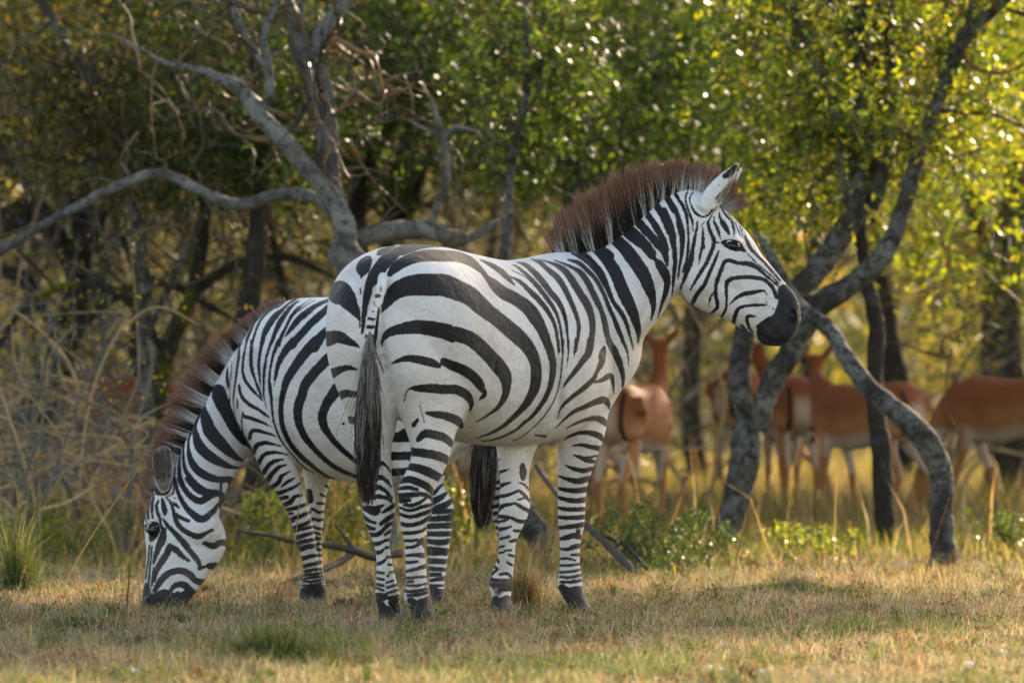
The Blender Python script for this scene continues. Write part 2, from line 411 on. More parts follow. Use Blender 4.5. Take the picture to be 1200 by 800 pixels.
REAR_K = [
 ((260,340,.08), """280,790,22;300,720,18;420,540,22;480,470,24;560,380,18;640,310,14;760,260,18;900,160,30|352,800,30;375,700,44;420,600,36;455,530,22;490,460,16
|440,800,34;470,680,36;510,560,38;580,420,36;680,320,28;760,270,22;850,230,22;960,140,24;1080,140,30|585,800,58;615,660,78;680,520,98;780,380,92;870,300,62;960,210,34;1020,170,40;1100,120,30
|715,800,45;765,660,62;830,510,82;900,390,74;990,270,60;1060,200,40;1140,150,18"""),
 ((320,340,.08), """75,800,66;130,660,56;190,540,44;240,430,48;300,340,58;380,250,38;480,180,14;570,135,8|165,690,12;220,620,48;290,530,78;380,420,98;480,340,98;580,260,78;700,190,58;800,150,48;900,110,38;1000,90,34
|330,340,24;420,262,22;520,200,11;620,150,7|280,810,112;370,690,112;470,580,112;570,470,112;680,375,112;790,275,100;880,200,90;980,140,80|600,830,160;700,680,140;800,590,130;900,500,120"""),
 ((250,400,.08), """400,-20,24;378,130,34;370,250,44;348,400,40;335,500,38;315,650,34;298,790,28;292,870,18;300,975,14;325,1120,10|270,290,12;262,450,17;242,600,17;238,790,18;245,930,18;262,1060,18;300,1220,14
|215,370,12;200,480,40;208,580,44;215,700,18|490,-10,30;460,130,34;435,300,40;430,450,45;470,570,50;540,670,50;610,750,48;670,815,28;740,895,10
|565,-10,50;555,130,58;550,260,58;560,390,58;600,520,44;640,640,38;685,765,36;722,860,12|715,-10,60;690,130,50;670,260,45;665,400,44;680,560,28;695,700,14;705,800,8
|850,-10,45;810,120,40;770,260,40;750,400,44;740,550,38;738,700,32;740,800,24;762,920,17;785,985,6|960,-10,60;900,130,55;860,260,40;840,380,35;822,500,38;828,650,52;845,790,50;852,900,44;865,1040,32;892,1190,28;942,1350,26;980,1420,24
|375,610,10;382,660,40;395,750,50;440,840,54;540,930,55;680,1010,48;780,1085,42;825,1120,16|346,832,8;355,905,32;350,995,8"""),
 ((250,450,.08), "425,400,9;455,470,56;520,490,58;620,520,58;740,570,42;845,622,16|430,440,26;415,560,24;430,700,18;462,800,16|528,800,56;560,695,60;640,680,60;760,710,48;860,740,36;915,767,16"),
 ((320,400,.08), "300,0,135;200,110,112;130,220,96;80,330,80;50,430,60;30,540,44;20,655,16|640,0,180;500,130,155;400,260,150;320,370,140;250,480,130;190,600,112;155,720,92;138,820,80|900,180,150;820,240,160;720,340,152;620,440,150;530,550,150;465,650,142;420,800,135|1000,650,80;930,720,85;860,800,90"),
 ((260,440,.175), """408,120,40;398,190,36;395,260,36;410,350,35;450,440,34;520,530,33;600,600,28;680,660,20;765,697,9|540,125,66;512,200,64;512,300,54;550,400,48;620,490,38;700,570,33;790,630,28;920,685,18
|770,90,80;695,200,64;672,300,60;720,400,45;800,490,38;900,575,28|815,322,24|345,300,16;380,400,13;430,480,11;500,560,9;560,620,7;620,650,6
|213,515,26;235,466,34;290,450,28;340,458,18;398,472,8|246,585,32;280,532,28;330,515,26;380,515,17;445,532,7|278,652,28;310,602,28;350,572,26;412,560,8|305,702,34;340,652,28;380,612,23;432,598,8
|335,748,30;380,712,28;400,672,23;457,640,7|400,742,11;440,710,18;487,684,8|355,795,28;420,775,18;480,745,16;522,720,6"""),
 ((280,560,.2), """210,92,24;270,75,18;320,55,16;354,33,6|235,122,22;282,110,20|250,162,20;300,140,28;330,107,18;372,100,8|270,187,16;330,175,20;400,150,16|282,212,11;312,205,12|296,242,10;350,225,20;414,200,14|298,262,16;322,250,8
|308,292,14;370,275,18;430,245,14|315,313,14;380,296,14;440,283,12|328,352,24;390,332,18;445,316,11|340,383,24;400,367,20;450,357,11|350,418,27;400,402,26;455,394,13
|365,472,24;420,457,18;465,451,11|370,517,24;420,507,19;475,495,15|374,548,15;430,537,14;480,532,12|370,571,9;430,561,12;485,554,11|374,592,9;430,581,11;490,574,11|368,602,9;430,606,12;495,590,11|374,627,12;440,627,12;495,610,11
|365,660,30;430,650,40;495,640,32;440,690,100;440,750,100;365,710,40;495,700,46|410,80,34;418,130,34|430,180,14;470,200,12;500,195,9|458,145,10;505,150,11|508,45,11;530,57,9|478,95,8;512,110,11
|430,235,11;470,246,14;500,240,11|445,290,11;495,300,13|450,320,11;495,335,11|452,352,17;490,355,13|458,385,11;485,385,11|455,415,14;500,420,14|460,450,12;500,455,12|465,490,12;505,490,12"""),
 ((160,470,.15,.82), """640,-80,130;655,-20,148;705,90,122;755,190,108;820,290,80;895,368,22|545,-60,24;528,10,28;530,80,60;545,150,112;580,240,130;650,320,120;720,390,90;790,445,48;840,463,12|475,150,20;458,200,34;462,260,62;492,350,100;560,420,100;640,470,80;730,510,44;815,519,10
|510,60,34;470,140,40;430,230,26;405,320,24;415,430,50;460,520,74;540,580,75;640,610,60;740,612,50;718,655,12|385,250,14;370,330,18;365,430,24;380,530,34;430,610,48;500,680,58;560,712,60;620,715,60;680,740,40;668,800,18
|345,400,9;332,500,28;342,600,40;372,680,44;425,740,48;500,768,36;560,730,56|300,590,11;315,650,14;330,720,24;362,800,28
|130,350,12;100,430,14;118,520,10;150,600,8|200,330,16;270,400,14;300,500,17;290,600,14;262,680,11"""),
 ((150,560,.1), """545,0,26;552,60,18;580,150,33;620,240,44;680,340,55;760,420,70;830,470,80;900,470,70;960,420,60;1010,375,48;1060,300,24|600,0,48;640,90,58;700,180,60;770,240,68;850,268,70;940,210,90;1010,180,80;1080,170,40
|690,0,48;760,80,68;850,150,78;950,170,78|1090,60,26;1085,200,20;1080,330,16;1110,400,12|320,110,28;350,170,48;400,190,23;460,170,23;492,128,13
|540,60,12;530,170,14;480,210,12;450,225,10;490,270,18;520,340,24;540,430,34;580,530,48;640,600,50;720,650,50;820,682,58;900,652,33;985,605,26|540,410,28;600,450,34;660,480,34;712,502,28|520,285,12;560,310,24;600,345,18|550,235,12
|400,240,18;415,310,48;430,380,54;435,420,28|355,265,18;335,320,28;345,400,28;375,470,24;380,530,14;410,600,28;430,670,34;400,750,66;345,810,50|300,190,24;285,280,29;280,370,29;290,462,15|265,260,11;230,370,30;240,472,22
|200,450,11;212,505,11|408,478,12;470,560,38;560,650,44;640,730,50;705,805,45|890,762,28;950,775,38;1010,785,50|200,560,20;260,540,50;330,540,50;340,600,60;300,660,90;270,720,40|230,600,60"""),
 ((150,580,.1875), """260,200,20;320,270,24;380,340,27;430,400,27;452,444,18|225,220,28;200,300,34;175,370,24;160,425,8|255,320,28;300,340,34;340,380,24;380,408,10|260,320,34;240,370,38;200,430,34;175,480,24;165,535,10
|478,298,18;530,318,34;580,295,34;630,300,40|448,455,22;490,445,10;510,442,34;550,442,40|168,595,24;200,540,34;250,490,34;320,470,34;380,490,38;420,530,34;475,548,40|268,592,18;300,560,29;350,560,38;390,600,44;420,615,30
|280,640,12;310,615,24;355,650,24|300,660,10;345,677,18|135,310,6;125,420,7;110,520,7|150,320,6;140,430,7;130,540,8|160,450,5;150,560,8|115,640,50;110,680,80;100,730,60;180,700,80;250,715,84;320,715,84"""),
 ((370,490,.1625), "850,540,28;915,475,14|840,600,48;900,570,38;945,535,14|830,662,28;920,630,44;990,588,22|820,725,22;1000,700,22|800,777,28;995,762,25|500,135,75;720,135,75|500,275,60;720,265,60|560,388,52;700,378,52"),
 ((410,600,.175), "515,-5,28;700,-8,28|510,45,28;700,38,38|505,95,25;695,88,34|510,145,28;685,143,30|515,190,24;600,203,34;685,188,28|515,258,58;675,265,40|510,325,34;665,330,28|510,375,28;655,385,18|510,420,24;600,415,23|520,457,14;645,440,28|520,490,13;645,490,13|530,520,13;645,520,13|535,555,13;645,555,13|540,590,18;645,590,28|540,640,60;620,650,60;580,690,60"),
 ((560,500,.1625), "110,405,24;250,380,24|105,448,18;250,430,20|75,522,25;250,490,25|75,582,24;250,545,20|80,632,20;250,600,22|110,685,14;250,650,20|120,730,16;250,715,18|120,780,16;250,765,18|130,830,16;250,820,18|130,880,16;250,870,18|130,930,16;250,920,18|130,990,20;250,985,20|130,1050,24;250,1045,24|130,1130,60;250,1130,60|130,1210,120;250,1210,120|130,1290,120;250,1290,120"),
 # flank, haunch and rump that the nearer animal hides
 ((0,0,1), "395,430,12;450,400,14;520,375,13;590,365,10|440,470,12;500,440,13;560,410,12;600,400,8|470,510,10;530,470,12;600,440,10|480,535,9;540,505,11;600,480,9|500,560,8;550,540,9;600,525,8|400,362,10;450,352,9;520,348,8"),
]
REAR_BROWN = [((150,580,.1875), "120,560,40;112,600,70;108,650,70;150,640,30"), ((160,470,.15), "60,560,60;90,500,50;60,640,50")]
REAR_GREY = [((160,470,.15), "190,380,130;203,480,165;208,580,140;213,660,90")]
REAR_MANE = [
 ((170,360,.15), "560,200,40;620,240,60;720,310,70|360,350,50;400,380,70;500,430,95;610,490,105|270,550,70;330,580,85;420,610,95;510,650,95|200,730,60;260,760,75;340,790,75;460,820,70|840,60,30;880,110,30|770,140,26;820,190,26"),
 ((160,470,.15), "160,130,50;220,150,55;300,170,85;380,210,66;400,250,40|150,230,40;200,240,36;280,290,62;350,350,44|180,340,40;270,380,36;330,440,26|60,400,60;90,500,90;70,620,70"),
]


def parse(blocks):
    out = []
    for fr, txt in blocks:
        x0, y0, sc = fr[:3]; wf = fr[3] if len(fr) > 3 else 1.0
        for st in txt.replace("\n", "").split("|"):
            st = st.strip()
            if not st: continue
            p = np.array([[float(v) for v in q.split(",")] for q in st.split(";") if q.strip()])
            p = np.column_stack([x0 + p[:, 0] * sc, y0 + p[:, 1] * sc, p[:, 2] * sc * 0.5 * wf])
            if len(p) >= 3: p = crom(p, 4)
            p[:, 2] = np.maximum(p[:, 2], 0.2)
            out.append(p)
    return out


def hide_sd(xy, strokes, far=6.0):
    """signed distance of sheet points to the union of strokes"""
    sd = np.full(len(xy), far)
    for p in strokes:
        m = p[:, 2].max() + far
        lo, hi = p[:, :2].min(0) - m, p[:, :2].max(0) + m
        idx = np.nonzero((xy[:, 0] > lo[0]) & (xy[:, 0] < hi[0]) & (xy[:, 1] > lo[1]) & (xy[:, 1] < hi[1]))[0]
        if not len(idx): continue
        q = xy[idx]; best = sd[idx]
        if len(p) == 1:
            best = np.minimum(best, np.hypot(q[:, 0] - p[0, 0], q[:, 1] - p[0, 1]) - p[0, 2])
        for a, b in zip(p[:-1], p[1:]):
            d = b[:2] - a[:2]; l2 = d @ d + 1e-9
            t = np.clip(((q - a[:2]) @ d) / l2, 0, 1)
            dist = np.hypot(q[:, 0] - a[0] - t * d[0], q[:, 1] - a[1] - t * d[1]) - (a[2] + t * (b[2] - a[2]))
            best = np.minimum(best, dist)
        sd[idx] = best
    return sd
# ------------------------------------------------------------------ animals: building blocks
from mathutils.bvhtree import BVHTree
from mathutils import Matrix


def sup(n, e):
    a = np.linspace(0, 2 * np.pi, n, endpoint=False) + np.pi / n
    c, s = np.cos(a), np.sin(a)
    return np.sign(c) * np.abs(c) ** (2 / e), np.sign(s) * np.abs(s) ** (2 / e)


def limb(rows, n=20, e=2.2, sub=3):
    """rows: y, xl, xr, Dl, Dr, half depth (m)"""
    r = crom(rows, sub); cx, sy = sup(n, e); R = []
    for y, xl, xr, Dl, Dr, b in r:
        A, B = P(xl, y, Dl), P(xr, y, Dr)
        c = (A + B) / 2; u = (B - A) / 2
        v = np.array([0, 1.0, 0])
        R.append(c + cx[:, None] * u + sy[:, None] * v * b)
    return loft(R)


def trunk(rows, n=36, e=2.2, sub=4):
    """rows: x, D, heading (deg from straight away, + right), half width (m), y top, y bottom, egg"""
    r = crom(rows, sub); cx, sy = sup(n, e); R = []
    for x, D, a, hw, yt, yb, egg in r:
        a = math.radians(a)
        c = (P(x, yt, D) + P(x, yb, D)) / 2; hz = abs(yt - yb) / 2 * D / F
        lat = np.array([math.cos(a), -math.sin(a), 0])
        wd = cx * hw * (1 - egg * sy)
        R.append(c + wd[:, None] * lat + sy[:, None] * np.array([0, 0, hz]))
    return loft(R)


def bar(rows, n=24, e=2.2, sub=4):
    """rows: x1,y1 (crest), x2,y2 (throat), D, half width (m), heading of the lateral (deg)"""
    r = crom(rows, sub); cx, sy = sup(n, e); R = []
    for x1, y1, x2, y2, D, hw, a in r:
        A, B = P(x1, y1, D), P(x2, y2, D); c = (A + B) / 2; u = (A - B) / 2
        a = math.radians(a); lat = np.array([math.sin(a), math.cos(a), 0])
        wd = cx * hw * (1 - 0.18 * sy)
        R.append(c + wd[:, None] * lat + sy[:, None] * u)
    return loft(R)


def blob(px, py, D, a, b, d, rot=0, n=20, m=10):
    """ellipsoid, a/b half sizes in photo px, d half depth in m"""
    c = P(px, py, D); s = D / F; rot = math.radians(rot)
    ux = np.array([math.cos(rot), 0, -math.sin(rot)]) * a * s; uz = np.array([math.sin(rot), 0, math.cos(rot)]) * b * s
    R = []
    for t in np.linspace(0.12, np.pi - 0.12, m):
        an = np.linspace(0, 2 * np.pi, n, endpoint=False)
        R.append(c + (math.sin(t) * np.cos(an))[:, None] * ux + (math.sin(t) * np.sin(an))[:, None] * np.array([0, d, 0]) + math.cos(t) * uz)
    return loft(R)


def fuse(name, pieces, voxel=0.009, smooth=6, sub=1, factor=0.5):
    g = Geo()
    for V, Q, T in pieces: g.add(V, Q, T)
    me = g.mesh(name)
    bm = bmesh.new(); bm.from_mesh(me); bmesh.ops.recalc_face_normals(bm, faces=bm.faces); bm.to_mesh(me); bm.free()
    o = bpy.data.objects.new(name, me); COL.objects.link(o)
    m = o.modifiers.new("r", 'REMESH'); m.mode = 'VOXEL'; m.voxel_size = voxel; m.adaptivity = 0
    m = o.modifiers.new("s", 'SMOOTH'); m.factor = factor; m.iterations = smooth
    if sub:
        m = o.modifiers.new("u", 'SUBSURF'); m.levels = sub; m.render_levels = sub
    dg = bpy.context.evaluated_depsgraph_get()
    out = bpy.data.meshes.new_from_object(o.evaluated_get(dg))
    bpy.data.objects.remove(o); bpy.data.meshes.remove(me)
    out.name = name
    out.polygons.foreach_set("use_smooth", np.ones(len(out.polygons), dtype=bool))
    return out


def coords(me):
    a = np.empty(len(me.vertices) * 3, dtype=np.float32); me.vertices.foreach_get("co", a)
    return a.reshape(-1, 3).astype(float)


def sheet(V):
    return np.column_stack([600 + V[:, 0] / V[:, 1] * F, HZ - (V[:, 2] - EYE) / V[:, 1] * F])


def dent(me, bvh, pts, r, depth, dirn=(0, 1, 0), asp=1.0):
    """presses a soft groove or pit along surface points seen at photo positions"""
    V = coords(me); q = [hit(bvh, *p) for p in pts]; q = [p for p in q if p is not None]
    if not q: return
    q = np.array(q); q = crom(q, 6) if len(q) > 2 else q
    d = np.full(len(V), 9.0)
    for a, b in (zip(q[:-1], q[1:]) if len(q) > 1 else [(q[0], q[0])]):
        ab = b - a; t = np.clip(((V - a) @ ab) / (ab @ ab + 1e-12), 0, 1)
        d = np.minimum(d, np.linalg.norm(V - a - t[:, None] * ab, axis=1))
    V += np.array(dirn) * (depth * np.exp(-(d / r) ** 2))[:, None]
    me.vertices.foreach_set("co", V.astype(np.float32).ravel()); me.update()


def cup(me, cx_, cy_, rx, ry, rot, ymax, depth):
    """hollows an ear: vertices of its viewer-side face inside an ellipse are pushed back"""
    V = coords(me); s = sheet(V); a = math.radians(rot)
    dx, dy = s[:, 0] - cx_, s[:, 1] - cy_
    u = (dx * math.cos(a) + dy * math.sin(a)) / rx; v = (-dx * math.sin(a) + dy * math.cos(a)) / ry
    k = np.clip(1 - (u * u + v * v), 0, 1) * (V[:, 1] < ymax)
    V[:, 1] += depth * k ** .7
    me.vertices.foreach_set("co", V.astype(np.float32).ravel()); me.update()


def paint(me, K, B=None, G=None, soft=2.5, W=None):
    V = coords(me); xy = sheet(V)
    sd = hide_sd(xy, K) - .45 * np.clip((.62 - V[:, 2]) / .15, 0, 1) - .25 * np.clip((.45 - V[:, 2]) / .1, 0, 1)
    sd = np.minimum(sd, (V[:, 2] - 0.085 + .008 * np.sin(V[:, 0] * 70)) * 900)            # hooves
    add_attr(me, "sd", sd)
    add_attr(me, "dust", np.clip(1 - V[:, 2] / .45, 0, 1) ** 1.2 * .55 * np.clip((V[:, 2] - .05) / .1, .08, 1))
    z = np.zeros(len(xy))
    add_attr(me, "brown", np.clip(0.5 - hide_sd(xy, B, 8) / soft, 0, 1) if B else z)
    add_attr(me, "grey", np.clip(0.5 - hide_sd(xy, G, 6) / soft, 0, 1) if G else z)


def hit(bvh, px, py, extra=0.0):
    """point of the animal's surface seen at a photo position"""
    o = Vector((0, 0, EYE)); d = Vector(P(px, py, 10.0)) - o; d.normalize()
    loc, nrm, i, dist = bvh.ray_cast(o, d)
    if loc is None: return None
    return np.array(loc + d * extra)


def strands(roots, tips, width, seg=3, curl=0.0, seed=0, taper=.85):
    """tapered three-sided hairs; returns verts, quads, tris and t (0 root .. 1 tip)"""
    r_ = np.random.default_rng(seed); n = len(roots)
    d = tips - roots; L = np.linalg.norm(d, axis=1)[:, None] + 1e-9
    bend = r_.normal(0, 1, (n, 3)) * L * curl
    u = np.cross(d, np.array([0, 1.0, 0.02])); u /= np.linalg.norm(u, axis=1)[:, None] + 1e-9
    v = np.cross(d / L, u); an = r_.uniform(0, 6.28, n)
    Vs, Ts = [], []
    for k in range(seg + 1):
        t = k / seg
        c = roots + d * t + bend * (t * t)
        wd = width * (1 - taper * t ** 1.5)
        for j in range(3):
            a = an + j * 2.0944
            Vs.append(c + wd * (np.cos(a)[:, None] * u + np.sin(a)[:, None] * v)); Ts.append(np.full(n, t))
    V = np.stack(Vs, 1).reshape(-1, 3); T = np.stack(Ts, 1).ravel(); m = 3 * (seg + 1)
    base = (np.arange(n) * m)[:, None]; Q = []
    for k in range(seg):
        for j in range(3):
            a = k * 3 + j; b = k * 3 + (j + 1) % 3
            Q.append(np.concatenate([base + a, base + b, base + b + 3, base + a + 3], 1))
    return V, np.vstack(Q), T, m


def mane_mesh(name, pairs, K, n, D, lat, width=0.0011, spread=0.02, seed=0, lenj=0.12, samp=-0.06):
    """pairs: root x,y, tip x,y, D ; dark/white after the hide at the root, brown towards the tip"""
    r_ = np.random.default_rng(seed)
    c = crom(pairs, 24); N = len(c)
    seglen = np.linalg.norm(np.diff(c[:, :2], axis=0), axis=1); cum = np.concatenate([[0], np.cumsum(seglen)])
    s = r_.uniform(0, cum[-1], n)
    row = np.column_stack([np.interp(s, cum, c[:, i]) for i in range(c.shape[1])])
    j = np.clip(r_.normal(0, 0.5, n), -1, 1)
    roots = np.stack([P(a, b, d) for a, b, _, _, d in row]); tips = np.stack([P(a, b, d) for _, _, a, b, d in row])
    lv = np.array(lat) / np.linalg.norm(lat)
    tuft = np.sin(s * 0.62) * 0.05 + np.sin(s * 0.27 + 1) * 0.04 - 0.09 * (np.sin(s * 0.31 + 2) > .93)
    f = .85 + tuft + r_.normal(0, lenj * 0.4, n) - np.abs(r_.normal(0, lenj * 0.6, n))
    roots = roots + lv * (j * spread)[:, None]
    d = tips - (roots - lv * (j * spread)[:, None])
    roots0 = roots - d * 0.12
    side = r_.normal(0, 0.035, (n, 3)) * np.linalg.norm(d, axis=1)[:, None]
    clump = np.column_stack([np.sin(s * 1.3), 0 * s, np.cos(s * 1.7)]) * 0.11 * np.linalg.norm(d, axis=1)[:, None]
    tp = roots + d * f[:, None] + side + clump + lv * (j * spread * 0.9)[:, None]
    V, Q, T, m = strands(roots0, tp, width, 4, 0.04, seed, .7)
    xy = sheet(roots + d * samp)
    k = np.repeat(np.clip(0.5 - (hide_sd(xy, K) + r_.normal(0, 0.8, n)) / 1.2, 0, 1), m)
    kk = np.repeat(k[::m] > .5, m)
    tipb = np.clip((T - np.repeat(r_.uniform(0.40, 0.72, n), m)) / np.where(kk, .38, .26), 0, 1)
    v = np.repeat(r_.uniform(0.7, 1.3, n), m)[:, None]
    base = (1 - k)[:, None] * np.array([0.72, 0.68, 0.64]) + k[:, None] * np.array([0.018, 0.012, 0.010])
    tipc = np.array([0.44, 0.235, 0.145]) * v
    col = base * (1 - tipb[:, None]) + tipc * tipb[:, None]
    return np_mesh(name, V, Q, None, {"col": col})


MAT_HAIR = mat_attr("mane_hair", 0.5, 0.25, 0.5, (1.0, 0.85, 0.7), 0, 0.1, 50)
MAT_COAT = mat_coat("striped_coat")
MAT_EYE, _nt, _b, _o = new_mat("dark_eye")
_b.inputs["Base Color"].default_value = (0.008, 0.006, 0.005, 1); _b.inputs["Roughness"].default_value = 0.08


def add_eye(root, bvh, px, py, rx=0.021, rz=0.015, sink=0.008, rot=0, R=0.021):
    p = hit(bvh, px, py, sink)
    me = bpy.data.meshes.new("eye"); bm = bmesh.new()
    bmesh.ops.create_uvsphere(bm, u_segments=20, v_segments=14, radius=1.0)
    bm.transform(Matrix.Translation(Vector(p)) @ Matrix.Rotation(math.radians(rot), 4, 'Y') @ Matrix.Diagonal((rx, 0.014, rz, 1)))
    bm.to_mesh(me); bm.free(); me.polygons.foreach_set("use_smooth", [True] * len(me.polygons))
    o = link("eye", me, MAT_EYE, root)
    # upper lid with a fringe of lashes
    a = np.linspace(math.radians(200), math.radians(345), 9)
    return o, p


def lid(root, p, rx, rz, rot, col):
    rr = math.radians(rot)
    an = np.linspace(math.radians(10), math.radians(172), 9)
    pts = []
    for t in an:
        x, z = rx * 1.08 * math.cos(t), rz * 1.15 * math.sin(t) + 0.002
        pts.append(p + np.array([x * math.cos(rr) + z * math.sin(rr), -0.011, -x * math.sin(rr) + z * math.cos(rr)]))
    V, Q, T = tube_pts(np.array(pts), np.array([.001, .0025, .0035, .004, .004, .004, .0035, .0025, .001]), 8, 3)
    g = Geo(); g.add(V, Q, T, col=np.array(col))
    return link("eyelid", g.mesh("eyelid"), MAT_HAIR_SKIN, root)


MAT_HAIR_SKIN = mat_attr("short_hair_skin", 0.7, 0, 0.3, bumpy=0.3, scale=200)


def tail_mesh(name, axis, w0, n, seed, dockrows, wk):
    """hanging brush of long hair: axis rows x,y,D,half width px"""
    r_ = np.random.default_rng(seed)
    ax = crom(axis, 10); t_ = np.linspace(0, 1, len(ax))
    g = Geo()
    s0 = r_.uniform(0, 0.62, n) ** 1.4
    s1 = np.minimum(s0 + r_.uniform(0.3, 0.62, n), 1 - .42 * r_.random(n) ** 2.2)
    th = r_.uniform(0, 2 * np.pi, n); rad = np.sqrt(r_.random(n))
    K = 7
    Vs = []; an = r_.uniform(0, 6.28, n); Ts = []
    wv = r_.normal(0, 1, (2, n)); lock = np.sin(th * 3 + 1) + .6 * np.sin(th * 7); stray = (r_.random(n) < .07) * r_.normal(0, 1, n)
    for k in range(K + 1):
        t = k / K; s = s0 + (s1 - s0) * t
        q = np.column_stack([np.interp(s, t_, ax[:, i]) for i in range(4)])
        half = .88 * q[:, 3] * q[:, 2] / F
        c = np.stack([P(a, b, d) for a, b, d, _ in q])
        grow = 0.12 + 0.88 * np.clip(t * 1.5, 0, 1) ** .8
        c[:, 0] += np.cos(th) * rad * half * grow + wv[0] * 0.005 * math.sin(t * 5) + wv[0] * 0.006 * t + lock * .004 * t + stray * .022 * t * t
        c[:, 1] += np.sin(th) * rad * half * grow * 0.8
        wd = 0.0016 * (1 - 0.6 * t)
        for j in range(3):
            a = an + j * 2.0944
            Vs.append(c + np.column_stack([np.cos(a) * wd, np.sin(a) * wd, 0 * a])); Ts.append(np.full(n, t))
    V = np.stack(Vs, 1).reshape(-1, 3); m = 3 * (K + 1); base = (np.arange(n) * m)[:, None]; Q = []
    for k in range(K):
        for j in range(3):
            a = k * 3 + j; b = k * 3 + (j + 1) % 3
            Q.append(np.concatenate([base + a, base + b, base + b + 3, base + a + 3], 1))
    v = r_.random(n)
    pale = (v > 0.91) | ((s0 < 0.11) & (r_.random(n) < wk * .8))
    col = np.where(pale[:, None], np.array([0.38, 0.34, 0.31]), np.array([0.026, 0.019, 0.017]) * (0.5 + 1.8 * r_.random(n))[:, None])
    col = np.where((v < 0.14)[:, None] & ~pale[:, None], np.array([0.085, 0.05, 0.032]), col)
    g.add(V, np.vstack(Q), None, col=np.repeat(col, m, 0))
    return g.mesh(name)


# ------------------------------------------------------------------ the zebra standing in front
def ear_hair(root, bvh, spots, n, L, cols, seed):
    """fine hair lining the ear opening"""
    r_ = np.random.default_rng(seed); A, B, C = [], [], []
    for x0, y0, x1, y1, dx, dy in spots:
        for k in range(n):
            t = (k + r_.random()) / n; p = hit(bvh, x0 + (x1 - x0) * t + r_.normal(0, 1.5), y0 + (y1 - y0) * t + r_.normal(0, 1.5), 0.001)
            if p is None or p[1] > 32: continue
            d = np.array([dx, -.35, dy]) + r_.normal(0, .25, 3); d /= np.linalg.norm(d)
            A.append(p); B.append(p + d * L * r_.uniform(.5, 1.2)); C.append(np.array(cols[r_.integers(len(cols))]))
    V, Q, T, m = strands(np.array(A), np.array(B), 0.0009, 3, 0.1, seed)
    link("ear_hair", np_mesh("ear_hair", V, Q, None, {"col": np.repeat(np.array(C), m, 0)}), MAT_HAIR, root)


